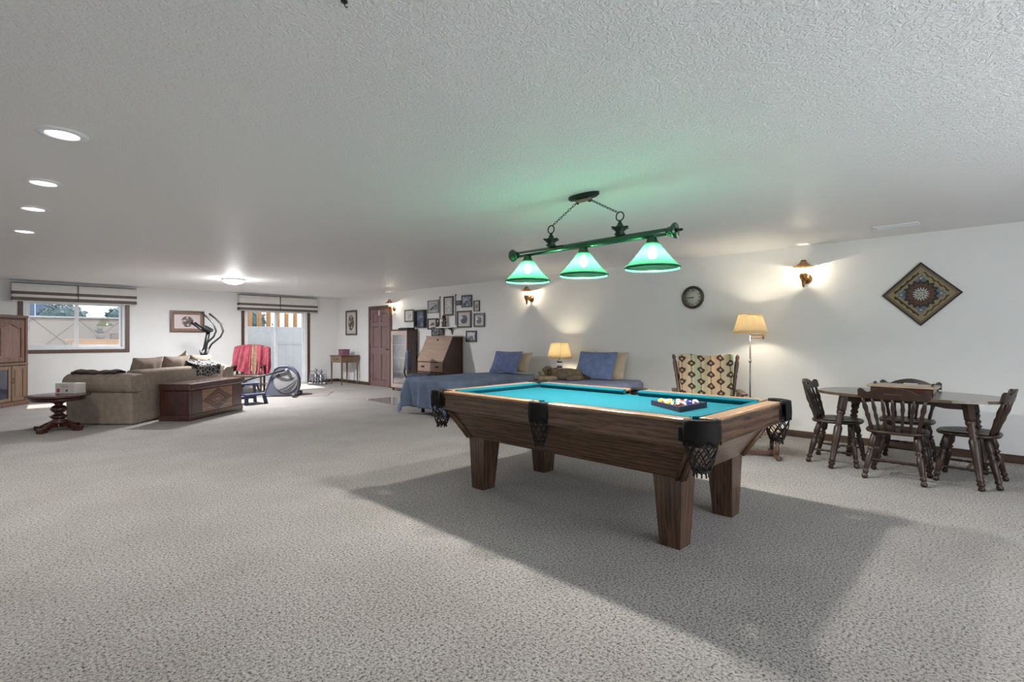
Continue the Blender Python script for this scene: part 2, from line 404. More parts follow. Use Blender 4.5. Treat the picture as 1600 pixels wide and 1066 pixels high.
# door_1: six-panel door in the right wall
d1 = bpy.data.objects.new('door_1', None); COL.objects.link(d1); struct(d1); d1.location = (XR, 11.955, 0); d1.rotation_euler = (0, 0, R(-90))
def door1():
    w2, h = .47, 2.03
    for sx in (-1, 1): MB().box2((sx*w2, -.03, 0), (sx*(w2+.09), -.001, h+.09), .006).build('casing', M['trim'], d1)
    MB().box2((-w2, -.03, h), (w2, -.001, h+.09), .006).build('casing', M['trim'], d1)
    slab = MB()
    xs = [(-w2+.005, -.34), (-.065, .065), (.34, w2-.005)]
    for a, b in xs: slab.box2((a, -.02, .01), (b, -.001, h-.005))
    rows = [(.01, .16), (.84, 1.02), (1.58, 1.68), (1.93, h-.005)]
    for a, b in rows:
        for x0, x1 in ((-.34, -.065), (.065, .34)): slab.box2((x0, -.02, a), (x1, -.001, b))
    so = slab.build('door_leaf', M['doorwood'], d1)
    for z0, z1 in ((.16, .84), (1.02, 1.58), (1.68, 1.93)):
        for x0, x1 in ((-.34, -.065), (.065, .34)):
            p = MB(); a, b = x0, x1; i = .035
            p.hexa([(a, -.004, z0), (b, -.004, z0), (b, -.004, z1), (a, -.004, z1)], [(a+i, -.014, z0+i), (b-i, -.014, z0+i), (b-i, -.014, z1-i), (a+i, -.014, z1-i)])
            p.build('door_panel', M['doorwood'], so)
    MB().cyl((.41, -.02, .98), (.41, -.05, .98), .012).tube([(.41, -.05, .98), (.33, -.055, .985)], .011).build('door_handle', M['black'], d1)
    for z in (.25, 1.05, 1.8): MB().cyl((-w2+.004, -.024, z-.05), (-w2+.004, -.024, z+.05), .009, 8).build('hinge', M['black'], d1)
    MB().box((-.03, -.024, 1.93), (.035, .008, .12), .003).box((-.03, -.03, 1.88), (.03, .02, .02), .003).build('door_hook', M['white'], d1)
door1()
# window valances
def valance(label, cx, wid, z0, z1):
    t = thing('window_valance', label, 'valance', (cx, YB, z0), 0, 'striped valances'); w2 = wid/2; h = z1-z0; d = .13
    for a, b in ((-w2, -.006), (.006, w2)):
        m = MB(); m.hexa([(a, -d-.03, .0), (b, -d-.03, .0), (b, -d-.015, 0), (a, -d-.015, 0)], [(a, -d+.005, h), (b, -d+.005, h), (b, -d+.02, h), (a, -d+.02, h)]); p = m.build('panel', M['cream'], t)
        for q0, q1 in ((.015, .085), (.14, .20)):
            y = lambda z: -d-.033+.035*z/h
            s = MB(); s.hexa([(a, y(q0)-.003, q0), (b, y(q0)-.003, q0), (b, y(q0)+.004, q0), (a, y(q0)+.004, q0)], [(a, y(q1)-.003, q1), (b, y(q1)-.003, q1), (b, y(q1)+.004, q1), (a, y(q1)+.004, q1)]); s.build('stripe', M['stripe'], p)
    for sx in (-1, 1):
        m = MB(); m.box2((sx*w2, -d-.015, 0), (sx*(w2-.012), -.004, h-.01)); p = m.build('side', M['cream'], t)
        for q0, q1 in ((.015, .085), (.14, .20)): MB().box2((sx*(w2-.001), -d-.03, q0), (sx*(w2+.004), -.004, q1)).build('stripe', M['hairline'], p)
    MB().box2((-w2, -d-.012, h), (w2, -.004, h+.012)).build('top_board', M['hairline'], t)
    MB().box2((-.006, -d-.03, .02), (.006, -d+.0, h)).build('pleat', M['hairline'], t)
valance('white striped valance above the low window with the retaining wall view', 1.41, 2.02, 2.01, 2.37)
valance('white striped valance above the sliding patio door', 5.6, 2.05, 1.98, 2.38)

# ------------------------------------------------------------------ outdoors seen through the glass
M['block'] = pm('beige retaining wall', srgb(106, 98, 89), .9, bump=.2, bscale=30)
M['concrete'] = pm('white concrete', srgb(146, 148, 150), .9, bump=.15, bscale=30)
M['post'] = wood('cedar picket', srgb(112, 78, 46), srgb(160, 120, 76), 'Z', 1.0, .7, 0)
M['gravel'] = pm('pale gravel', srgb(214, 212, 208), .95, var=.2, vscale=40)
M['bluewall'] = pm('slate blue siding', srgb(78, 92, 116), .8)
M['leaf'] = pm('blue green foliage', srgb(70, 90, 90), .9, var=.3, vscale=20)
M['leafd'] = pm('dark foliage', srgb(58, 66, 56), .9, var=.3, vscale=20)
tag(struct(MB().box2((-4, YB+.16, -.2), (12, 16.0, -.02)).build('patio_ground', M['gravel'])), kind='structure')
tag(struct(MB().box2((-12, 16.15, 1.2), (22, 40, 1.45)).build('upper_ground', M['gravel'])))
def outdoors():
    # diamond-panelled retaining wall by the window
    rw = MB().box2((-4, 16.0, -.2), (3.6, 16.14, 1.74)).build('retaining_wall', M['block'])
    tag(rw, 'beige retaining wall with diamond grooves seen through the low window', 'wall')
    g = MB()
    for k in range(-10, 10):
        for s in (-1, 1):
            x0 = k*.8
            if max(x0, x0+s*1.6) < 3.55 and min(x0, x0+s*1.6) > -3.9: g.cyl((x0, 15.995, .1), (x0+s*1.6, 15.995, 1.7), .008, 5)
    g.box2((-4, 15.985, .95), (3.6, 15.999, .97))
    g.build('groove_line', pm('groove shade paint', srgb(66, 60, 55), .9), rw)  # dark strips colour in the shade of the grooves
    MB().box2((-4, 15.96, 1.741), (3.6, 16.18, 1.78), .01).build('coping', M['concrete'], rw)
    rc = tag(MB().box2((3.62, 16.0, -.2), (12, 16.14, 1.62)).build('concrete_wall', M['concrete']), 'white concrete wall seen through the sliding patio door', 'wall')
    MB().box2((3.62, 15.98, 1.08), (12, 15.999, 1.12)).build('ledge', M['concrete'], rc)
    f = thing('picket_fence', 'cedar picket fence standing above the white concrete wall', 'fence', (6.2, 16.3, 1.45))
    p = MB().box((0, 0, .5), (.13, .03, 1.0), .005)
    first = None
    for k in range(10):
        if first is None: o = first = p.build('picket', M['post'], f)
        else: o = first.copy(); COL.objects.link(o)
        o.location = (-1.2+k*.27, 0, 0)
    for z in (.75,): MB().box2((-1.4, .016, z), (1.6, .05, z+.09)).build('rail', M['post'], f)
    # bench with plants in the well
    b = thing('garden_bench', 'weathered wooden bench outside the low window', 'bench', (2.15, 15.2, -.02))
    for k in range(3): MB().box((0, -.14+k*.14, 1.25), (1.75, .125, .035), .005).build('slat', M['post'], b)
    for sx in (-1, 1):
        MB().box((sx*.7, 0, 1.185), (.07, .38, .09), .005).build('bearer', M['post'], b)
        for sy in (-1, 1): MB().box((sx*.7, sy*.15, .57), (.07, .07, 1.14), .005).build('leg', M['post'], b)
    MB().box((0, -.2, 1.17), (1.55, .03, .12), .004).build('apron', M['post'], b)
    pl = thing('potted_plant', 'small dark potted plant on the outdoor wooden bench', 'plant', (1.9, 15.2, 1.2475))
    MB().lathe([(.07, 0), (.1, .1), (.11, .13), (.1, .13), (.09, .11)], 14).build('pot', M['stripe'], pl)
    lf = MB()
    for k in range(60):
        a = random.uniform(0, 2*pi); e = random.uniform(.2, 1.3); L = random.uniform(.1, .2); d = Vector((math.cos(a)*math.cos(e), math.sin(a)*math.cos(e), math.sin(e)))
        q = d.cross(Vector((0, 0, 1))); q.normalize(); c = Vector((0, 0, .11))
        lf.add([c, c+d*L*.5+q*.025, c+d*L, c+d*L*.5-q*.025], [[0, 1, 2, 3]])
    lf.build('foliage', M['leafd'], pl)
    bx = tag(MB().box((0, 0, .06), (.5, .22, .12), .01).box((0, 0, .13), (.53, .25, .025), .005).build('planter_box', M['walnut'], None, (2.34, 15.2, 1.2475)), 'dark wooden box on the outdoor bench beside the potted plant', 'box')
    # shed and shrubs on the upper ground
    sh = thing('garden_shed', 'slate blue boarded shed far beyond the low window', 'shed', (-.5, 24, 1.45))
    for k in range(12): MB().box((-3+k*.5, 0, 1.2), (.485, .12, 2.4), .01).build('board', M['bluewall'], sh)
    MB().prism([(-3.4, 2.4), (3.4, 2.4), (0, 4.0)], -2, .2, RX(90)).build('roof', M['greyd'], sh)
    MB().box((.8, -.08, 1.1), (.9, .05, .8), .01).build('window', M['white'], sh)
    for i, (x, y, s, lab) in enumerate(((1.6, 19.2, .75, 'bluish shrub growing on the upper ground behind left window pane'), (3.3, 20, .9, 'bluish shrub growing on the upper ground behind right window pane'), (-.6, 19.4, .8, 'bluish shrub at the left edge of the low window view'), (7.0, 21, 1.0, 'bluish shrub behind the cedar picket fence'))):
        m = MB()
        for k in range(420):
            d = Vector((random.gauss(0, 1), random.gauss(0, 1), random.gauss(0, 1))); d.normalize(); c = d*s*random.uniform(.75, 1)
            c.z = abs(c.z)*1.1+.02; q = d.cross(Vector((random.random(), random.random(), 1))); q.normalize(); e = q.cross(d+Vector((.3, .2, .5)))
            if e.length < .01: continue
            e.normalize(); a = .09
            m.add([c-q*a, c+e*a*.5, c+q*a, c-e*a*.5], [[0, 1, 2, 3]])
        t = thing('shrub', lab, 'shrub', (x, y, 1.45), 0, 'shrubs outdoors'); m.build('foliage', M['leaf'], t)
        MB().ball((0, 0, s*.45), (s*.7, s*.7, s*.55), 12, 8).build('inner_foliage', M['leaf'], t)
        MB().cyl((0, 0, 0), (0, 0, .3), .04).build('stem', M['walnut'], t)
outdoors()

# ------------------------------------------------------------------ pool table
def arc(r, a0, a1, n, z): return [(r*math.cos(R(a0+(a1-a0)*i/n)), r*math.sin(R(a0+(a1-a0)*i/n)), z) for i in range(n+1)]
def pool_table():
    t = thing('pool_table', 'brown oak pool table with teal cloth and black leather net pockets', 'pool table', (3.36, 2.37, 0))
    hx, hy, zt, zb = .67, 1.19, .82, .775
    # playing surface with the pocket openings cut out
    def corner(cx, cy, sx, sy):
        pts = []
        for i in range(7):
            a = R(i*15); pts.append((cx-sx*.085*math.cos(a), cy-sy*.085*math.sin(a)))
        return pts
    cx, cy = hx-.06, hy-.06
    e = .075
    p = []
    q = corner(cx, cy, 1, 1); p += [(hx-.03, cy-.1)]+[(x, y) for x, y in q[::-1]]+[(cx-.1, hy-.03)]
    q = corner(-cx, cy, -1, 1); p += [(-cx+.1, hy-.03)]+q+[(-hx+.03, cy-.1)]
    for i in range(7): a = R(90-i*30); p.append((-hx+.03+.065*math.cos(a), .065*math.sin(a)))
    q = corner(-cx, -cy, -1, -1); p += [(-hx+.03, -cy+.1)]+q[::-1]+[(-cx+.1, -hy+.03)]
    q = corner(cx, -cy, 1, -1); p += [(cx-.1, -hy+.03)]+q+[(hx-.03, -cy+.1)]
    for i in range(7): a = R(-90-i*30); p.append((hx-.03+.065*math.cos(a), .065*math.sin(a)))
    MB().prism(p, zb-.03, zb).build('bed_cloth', M['cloth'], t)
    MB().box2((-hx+.04, -hy+.14, .69), (hx-.04, hy-.14, zb-.031)).build('slate', M['greyd'], t)
    # rails: apron board, top cap, cloth cushion
    g = .125
    def rail(seg, side, along):
        a, b = seg
        def P(o, s, z): return (side*o, s, z) if along == 'Y' else (s, side*o, z)
        ho = hx if along == 'Y' else hy
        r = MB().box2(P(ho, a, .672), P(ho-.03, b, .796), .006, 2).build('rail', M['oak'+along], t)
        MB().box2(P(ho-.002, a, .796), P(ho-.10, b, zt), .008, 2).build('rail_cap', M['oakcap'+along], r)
        MB().box2(P(ho+.004, a, .79), P(ho-.01, b, .803), .004, 1).build('rail_bead', M['oak'+along], r)
        c = MB(); sec = [(ho-.1, zb+.001), (ho-.1, zt+.001), (ho-.15, zt-.004), (ho-.152, zt-.016), (ho-.13, zb+.001)]
        va = [P(o, a+ (.03 if abs(a) > .2 else .0), z) for o, z in sec]; vb = [P(o, b-(.03 if abs(b) > .2 else 0), z) for o, z in sec]; n = len(sec)
        c.add(va+vb, [list(range(n)), list(range(n, 2*n))[::-1]]+[[i, (i+1) % n, n+(i+1) % n, n+i] for i in range(n)])
        c.build('cushion', M['cloth'], r)
    for s in (-1, 1):
        rail((-hy+g, -.072), s, 'Y'); rail((.072, hy-g), s, 'Y'); rail((-hx+g, hx-g), s, 'X')
    # cabinet panels flare upward from the legs
    A, B = (.475, .955), (.60, 1.10); z0, z1 = .43, .672
    for s in (-1, 1):
        m = MB(); m.hexa([(s*A[0], -A[1], z0), (s*A[0], A[1], z0), (s*(A[0]-.03), A[1], z0), (s*(A[0]-.03), -A[1], z0)], [(s*B[0], -B[1], z1), (s*B[0], B[1], z1), (s*(B[0]-.03), B[1], z1), (s*(B[0]-.03), -B[1], z1)]); m.build('side_panel', M['oakY'], t)
        m = MB(); m.hexa([(-A[0], s*A[1], z0), (A[0], s*A[1], z0), (A[0], s*(A[1]-.03), z0), (-A[0], s*(A[1]-.03), z0)], [(-B[0], s*B[1], z1), (B[0], s*B[1], z1), (B[0], s*(B[1]-.03), z1), (-B[0], s*(B[1]-.03), z1)]); m.build('end_panel', M['oakX'], t)
        MB().box2((s*(hx-.05), -hy+.15, .655), (s*(B[0]-.04), hy-.15, .671)).build('under_rail', M['oakY'], t)
    for sx in (-1, 1):
        for sy in (-1, 1):
            m = MB()
            for dx, dy in ((0, -.035), (-.035, 0)):
                a = (sx*(A[0]+.006)+sx*dx, sy*(A[1]+.006)+sy*dy, z0-.004); b = (sx*(B[0]+.006)+sx*dx, sy*(B[1]+.006)+sy*dy, z1)
                m.tube([a, b], .015, 6)
            m.tube([(sx*(A[0]+.004), sy*(A[1]+.004), z0-.004), (sx*(B[0]+.004), sy*(B[1]+.004), z1)], .015, 6)
            m.build('corner_trim', M['cornertrim'], t)
            # leg: tapered square post
            ox, oy = .475, .955; lt, lb = .19, .135
            top = [(ox, oy), (ox-lt, oy), (ox-lt, oy-lt), (ox, oy-lt)]; i = .018
            bot = [(ox-i, oy-i), (ox-i-lb, oy-i), (ox-i-lb, oy-i-lb), (ox-i, oy-i-lb)]
            m = MB(); m.hexa([(sx*x, sy*y, 0) for x, y in bot], [(sx*x, sy*y, .47) for x, y in top]); m.build('leg', M['oakZ'], t)
    # pockets
    def pocket(x, y, rz, rad, half):
        r = bpy.data.objects.new('pocket', None); COL.objects.link(r); r.parent = t; r.location = (x, y, 0); r.rotation_euler = (0, 0, R(rz))
        a0, a1 = -90-half, -90+half
        m = MB(); m.tube(arc(rad+.010, a0-12, a1+12, 16, zt-.010), .018, 8)
        m.build('leather_collar', M['leather'], r)
        f = MB()
        def fl(u, v):
            a = R(a0+(a1-a0)*u); q = rad+.027+.008*math.sin(v*2.2)-.004*v; z = zt+.004-v*(.128+.014*math.cos(u*6*pi)*v)
            return (q*math.cos(a), q*math.sin(a), z)
        f.grid(fl, 20, 6); solidify(f.build('leather_flap', M['leather'], r), .006)
        MB().lathe([(rad, zt-.002), (rad*.95, zb-.06), (rad*.9, zb-.1)], 18, None, True, a0-20, a1+20).build('pocket_liner', M['black'], r)
        n = MB(); K = 9; zt0, zb0 = zt-.11, zt-.275
        for k in range(K):
            for s in (-1, 1):
                pts = []
                for i in range(9):
                    v = i/8; a = 2*pi*k/K+s*v*1.5; q = rad*(1.12-.5*v**1.8); pts.append((q*math.cos(a), q*math.sin(a)-.015, zt0+(zb0-zt0)*v))
                n.tube(pts, .0045, 4)
        n.tube([(rad*.6*math.cos(a), rad*.6*math.sin(a)-.015, zb0) for a in [i*pi/6 for i in range(12)]], .007, 5, True)
        n.ball((0, -.015, zb0-.005), (rad*.55, rad*.55, .014), 10, 6)
        for k in range(10):
            a = 2*pi*k/10; n.tube([(rad*.5*math.cos(a), rad*.5*math.sin(a)-.015, zb0), (rad*.56*math.cos(a), rad*.56*math.sin(a)-.015, zb0-.035)], .005, 4)
        n.build('net', M['net'], r)
    for x, y, rz in ((-1, -1, -45), (1, -1, 45), (1, 1, 135), (-1, 1, -135)):
        pocket(x*cx, y*cy, rz, .075, 78)
    pocket(-hx+.03, 0, -90, .058, 70); pocket(hx-.03, 0, 90, .058, 70)
    for sx, sy in ((-1, -1), (1, -1), (1, 1), (-1, 1)):    # small corner brackets on the apron
        MB().box((sx*(hx+.001), sy*(hy-.135), .735), (.006, .045, .075), .003).build('corner_bracket', M['leather'], t)
        MB().box((sx*(hx-.135), sy*(hy+.001), .735), (.045, .006, .075), .003).build('corner_bracket', M['leather'], t)
pool_table()
# triangle rack and balls (on the cloth at z .775)
def rack_balls():
    zc = .7755
    A, B, C = Vector((3.425, 1.913, 0)), Vector((3.219, 1.592, 0)), Vector((3.597, 1.58, 0))
    cen = (A+B+C)/3; rb = .0285
    ang = math.degrees(math.atan2(A.y-cen.y, A.x-cen.x))-90
    t = thing('ball_rack', 'dark purple triangular rack holding the balls on the teal cloth', 'rack', (cen.x, cen.y, zc), ang)
    ro, ri = .222, .197
    for k in range(3):
        a0, a1 = R(90+120*k), R(90+120*(k+1))
        o0, o1 = (ro*math.cos(a0), ro*math.sin(a0)), (ro*math.cos(a1), ro*math.sin(a1)); i0, i1 = (ri*math.cos(a0), ri*math.sin(a0)), (ri*math.cos(a1), ri*math.sin(a1))
        MB().prism([o0, o1, i1, i0], 0, .036).build('side', pm('purple rack wood', srgb(52, 36, 58), .4), t)
    cols = [(218, 186, 60), (34, 52, 130), (186, 48, 40), (78, 44, 110), (222, 118, 50), (28, 110, 86), (118, 36, 40), (26, 26, 28)]
    nm = ['yellow', 'blue', 'red', 'purple', 'orange', 'green', 'maroon', 'black']
    order = [0, 10, 4, 8, 7, 14, 5, 12, 2, 9, 6, 13, 1, 3, 11]
    Rm = Matrix.Rotation(R(ang), 3, 'Z'); i = 0; s = rb*2.005
    mats = {}
    words = ['at the front tip of the rack']
    for row in range(5):
        for k in range(row+1):
            n = order[i]; i += 1; c = cols[n if n < 8 else n-8]; stripe = n >= 8
            x = (k-row/2)*s; y = .1365-row*s*.866
            p = Rm @ Vector((x, y, 0))+cen
            if n not in mats:
                m, nt, b = newmat('ball '+str(n)); X, Y, Z = coords(nt)
                white = srgb(235, 228, 205)
                col = layers(nt, white if stripe else srgb(*c), [((Z.abs()).lt(.0145), srgb(*c)), ((X*X+(Z*Z)).lt(.00009), white)])
                nt.links.new(col, b.inputs['Base Color']); b.inputs['Roughness'].default_value = .12; b.inputs['Coat Weight'].default_value = .4
                mats[n] = m
            o = MB().ball((0, 0, 0), rb, 20, 12).build('billiard_ball', mats[n], None, (p.x, p.y, zc+rb))
            o.rotation_euler = (random.uniform(-.9, .9), random.uniform(-.9, .9), random.uniform(0, 6))
            nmx = nm[n if n < 8 else n-8]
            tag(o, ('white ball with a wide %s stripe in the triangular rack' if stripe else 'solid %s ball in the triangular rack') % nmx, 'ball', 'racked billiard balls')
rack_balls()

# ------------------------------------------------------------------ hanging pool light
def pool_light():
    X, Y = 3.43, 2.53
    t = thing('billiard_pendant_light', 'green three-shade billiard light hanging by chains above the pool table', 'pendant light', (X, Y, H), 90)
    # local x runs along world y
    ov = [(.15*math.cos(a)*1.0, .055*math.sin(a)) for a in [i*pi/14 for i in range(28)]]
    MB().prism(ov, -.022, -.001).prism([(x*.9, y*.85) for x, y in ov], -.032, -.0221).build('canopy', M['iron'], t)
    MB().box((0, 0, -.045), (.15, .045, .024), .006).build('canopy_plate', pm('brushed bronze', srgb(150, 130, 118), .4, .6), t)
    zb = -.41; L = .76
    b = MB(); b.cyl((-L, 0, zb), (L, 0, zb), .028, 20); bar = b.build('bar', M['green'], t)
    for s in (-1, 1):
        MB().turned((s*(L-.02), 0, zb), (s*(L+.045), 0, zb), [(.029, 0), (.034, .15), (.034, .3), (.042, .55), (.056, .85), (.058, 1)], 20).build('end_cap', M['green'], t)
        MB().turned((s*(L+.045), 0, zb), (s*(L+.10), 0, zb), [(.018, 0), (.012, .3), (.008, .5), (.012, .7), (.004, 1)], 12).build('end_finial', M['iron'], t)
        xf = s*.345
        f = MB(); f.lathe([(.02, .02), (.045, .035), (.03, .055), (.062, .085), (.028, .10), (.012, .13), (.012, .145)], 16, T(xf, 0, zb))
        for k in range(6):
            a = k*pi/3; f.box((xf+.058*math.cos(a), .058*math.sin(a), zb+.088), (.022, .022, .012), .003)
        fo = f.build('hanger_finial', M['iron'], t)
        MB().torus(.034, .005, T(xf, 0, zb+.175) @ RX(90)).build('hanger_ring', M['iron'], fo)
        p0 = Vector((xf*.96, 0, zb+.205)); p1 = Vector((s*.06, 0, -.05)); n = 11; ch = MB()
        for k in range(n):
            c = p0.lerp(p1, (k+.5)/n); Mx, _ = frame_to(c, c+(p1-p0))
            ll = (p1-p0).length/n*.66
            pts = [(.008*math.cos(a), 0, ll*math.sin(a)) for a in [i*pi/6 for i in range(12)]]
            ch2 = MB().tube(pts, .0024, 5, True); ch.add(ch2.v, ch2.f, Mx @ RZ(90*(k % 2)+45), True)
        ch.build('chain', M['iron'], t)
        MB().box((s*.06, 0, -.05), (.014, .02, .04), .003).build('chain_loop', M['iron'], t)
    for k in (-1, 0, 1):
        x = k*.62
        so = MB().lathe([(.03, zb-.02), (.034, zb-.03), (.05, zb-.075), (.05, zb-.08)], 16, T(x, 0, 0)).build('socket_cap', M['green'], t)
        pr = []
        n = 48; v = []; 
        def cone(u, w, x=x):
            a = 2*pi*u; q = .052+(.2-.052)*w; q *= 1+.004*math.cos(a*24)
            return (x+q*math.cos(a), q*math.sin(a), zb-.07-.175*w-.012*math.sin(w*pi))
        sh = solidify(MB().grid(cone, 96, 6).build('shade', M['greenglass'], t), .004)
        MB().torus(.2, .0045, T(x, 0, zb-.247), 40, 8).lathe([(.2, zb-.247), (.199, zb-.258), (.196, zb-.258), (.197, zb-.247)], 40, T(x, 0, 0), cap=False).build('shade_rim', pm('dark green glass rim', srgb(30, 84, 62), .25), sh)
        MB().lathe([(.014, zb-.08), (.018, zb-.1), (.03, zb-.125), (.034, zb-.15), (.025, zb-.172), (0, zb-.182)], 16, T(x, 0, 0)).build('bulb', M['bulb'], t)
        light('bulb_light', 'POINT', (x, 0, zb-.20), 66, (1, .97, .92), parent=t, shadow_soft_size=.035)
pool_light()

# ------------------------------------------------------------------ recessed cans, dome, vent
def cans():
    for i, y in enumerate((3.92, 5.25, 6.36, 7.77)):
        t = thing('recessed_light', ['largest round recessed ceiling light, nearest the top of the picture', 'second recessed ceiling light in the row of four', 'third recessed ceiling light in the row of four', 'lowest and most distant recessed ceiling light in the row'][i], 'ceiling light', (.32, y, H), 0, 'recessed ceiling lights')
        MB().lathe([(.075, -.002), (.08, -.011), (.118, -.006), (.12, -.001)], 32, cap=False).build('trim_ring', M['white'], t)
        MB().lathe([(.0, -.006), (.074, -.006), (.074, -.002), (0, -.002)], 32).build('lens', M['lens'], t)
        light('can_light', 'SPOT', (0, 0, -.03), 55, (1, .98, .96), parent=t, shadow_soft_size=.07, spot_size=R(130), spot_blend=.9)
    t = thing('dome_light', 'white glass dome light flush on the ceiling before the patio door', 'ceiling light', (3.46, 11.06, H))
    MB().lathe([(.21, -.001), (.21, -.03), (.19, -.034)], 36, cap=False).build('rim', M['white'], t)
    MB().lathe([(.19, -.03), (.18, -.06), (.13, -.09), (.06, -.105), (0, -.108)], 36).build('diffuser', M['lens'], t)
    light('dome_lamp', 'AREA', (0, 0, -.115), 140, (.97, .98, 1), parent=t, shape='DISK', size=.34)
    light('dome_glow', 'POINT', (0, 0, -.22), 14, (.97, .98, 1), parent=t, shadow_soft_size=.12)
    t = thing('ceiling_vent', 'white rectangular air vent on the ceiling above the diamond wall art', 'vent', (6.62, .89, H))
    m = MB()
    for s in (-1, 1): m.box((s*.075, 0, -.008), (.02, .38, .014), .003).box((0, s*.18, -.008), (.15, .02, .014), .003)
    m.build('vent_frame', M['white'], t)
    MB().box((0, 0, -.003), (.14, .34, .004)).build('backing', M['white'], t)
    for k in range(5): MB().box((-.05+k*.025, 0, -.009), (.018, .34, .003), 0, RY(25)).build('louver', M['white'], t)
cans()

hk = thing('ceiling_hook', 'tiny black screw hook in the ceiling at the top edge', 'hook', (.88, 1.675, H))
MB().lathe([(0, -.004), (.012, -.004), (.012, -.001), (0, -.001)], 12).build('washer', M['black'], hk)
MB().tube([(0, 0, -.003), (0, 0, -.012), (.006, 0, -.02), (.012, 0, -.014)], .002, 6).build('screw_hook', M['black'], hk)

# ------------------------------------------------------------------ wall sconces
def sconce(y, label):
    t = thing('wall_sconce', label, 'wall lamp', (XR, y, 2.02), -90, 'brass wall sconces')
    MB().lathe([(.0, 0.001), (.062, .001), (.062, .012), (.045, .02), (.02, .026), (0, .026)], 24, RX(90)).build('back_plate', M['brass'], t)
    MB().tube([(0, -.02, 0), (0, -.07, -.03), (0, -.12, -.02), (0, -.135, .01)], .009, 8).build('arm', M['brass'], t)
    MB().lathe([(.004, -.12), (.014, -.105), (.02, -.06), (.024, -.03), (.045, -.005), (.05, .03), (.036, .055), (.028, .06)], 20, T(0, -.14, 0)).build('font', M['brass'], t)
    MB().lathe([(.026, .06), (.036, .09), (.034, .12), (.024, .16), (.02, .26)], 20, T(0, -.14, 0), cap=False).build('glass_chimney', M['chimney'], t)
    sh = MB().lathe([(.024, .215), (.03, .21), (.05, .18), (.085, .155), (.115, .145), (.118, .14), (.085, .149), (.05, .173), (.028, .2)], 28, T(0, -.14, 0), cap=False).build('shade', M['brass'], t)
    MB().torus(.026, .006, T(0, -.14, .215)).build('shade_collar', M['black'], sh)
    MB().ball((0, -.14, .078), (.012, .012, .02), 10, 8).build('bulb', M['warmbulb'], t)
    light('sconce_light', 'POINT', (0, -.14, .108), 4.8, (1, .88, .70), parent=t, shadow_soft_size=.008)
sconce(1.90, 'lit brass lantern sconce beside the diamond wall art')
sconce(6.60, 'lit brass lantern sconce above the blue pillow of the far bed')
sconce(11.30, 'lit brass lantern sconce beside the six-panel brown door')

# ------------------------------------------------------------------ pictures
def print_mat(name, paper, ink, sx=6, thr=.55, ink2=None, blob=None):
    m, nt, b = newmat(name); N = nt.nodes
    X, Y, Z = coords(nt); tc = N.new('ShaderNodeTexCoord')
    n = N.new('ShaderNodeTexNoise'); n.inputs['Scale'].default_value = sx; n.inputs['Detail'].default_value = 5; nt.links.new(tc.outputs['Object'], n.inputs['Vector'])
    f = Ex(nt, n.outputs['Fac']); lst = []
    if blob: mask = ((X*X)/(blob[0]**2)+((Z*Z)/(blob[1]**2))).lt(1); lst.append((f.gt(thr-.08)*mask, ink)); lst.append((f.gt(thr+.03)*mask, ink2 or ink))
    else: lst.append((f.gt(thr), ink)); lst.append((f.gt(thr+.1), ink2 or ink))
    nt.links.new(layers(nt, paper, lst), b.inputs['Base Color']); b.inputs['Roughness'].default_value = .35; return m
def picture(label, loc, rz, w_, h_, fw, fcol, pmat, matw=0, depth=.025, matcol=None, name='framed_picture', group=None):
    t = thing(name, label, 'picture', loc, rz, group); a, b = w_/2, h_/2
    fm = wood('frame wood', [x*.7 for x in fcol], fcol, 'X', 1.5, .35)
    for s in (-1, 1):
        MB().prism([(s*a, -b), (s*(a-fw), -b+fw), (s*(a-fw), b-fw), (s*a, b)], .001, depth, RX(90)).build('frame_bar', fm, t)
        MB().prism([(-a, s*b), (-a+fw, s*(b-fw)), (a-fw, s*(b-fw)), (a, s*b)], .001, depth, RX(90)).build('frame_bar', fm, t)
    if matw: MB().box((0, -.008, 0), (w_-2*fw, .006, h_-2*fw)).build('mat_board', matcol or M['paper'], t)
    MB().box((0, -.013, 0), (w_-2*fw-2*matw, .005, h_-2*fw-2*matw)).build('print', pmat, t)
    return t
picture('framed animal sketch in a wide brown frame behind the elliptical machine', (3.45, YB, 1.67), 0, .73, .52, .035, srgb(92, 66, 58), print_mat('sketch', srgb(214, 200, 202), srgb(120, 92, 84), 14, .5, srgb(70, 60, 64), (.13, .13)), .06, matcol=pm('brown picture mat', srgb(150, 120, 104), .8))
picture('tall dark-framed botanical print above the small side table', (XR, 13.47, 1.705), -90, .62, .70, .045, srgb(70, 66, 64), print_mat('botanical', srgb(206, 198, 186), srgb(120, 108, 92), 9, .5, srgb(50, 50, 50), (.16, .22)), .06)
FR = srgb(66, 68, 74); FD = srgb(42, 42, 46); BL = srgb(120, 134, 160)
g = 'framed pictures above the desk'
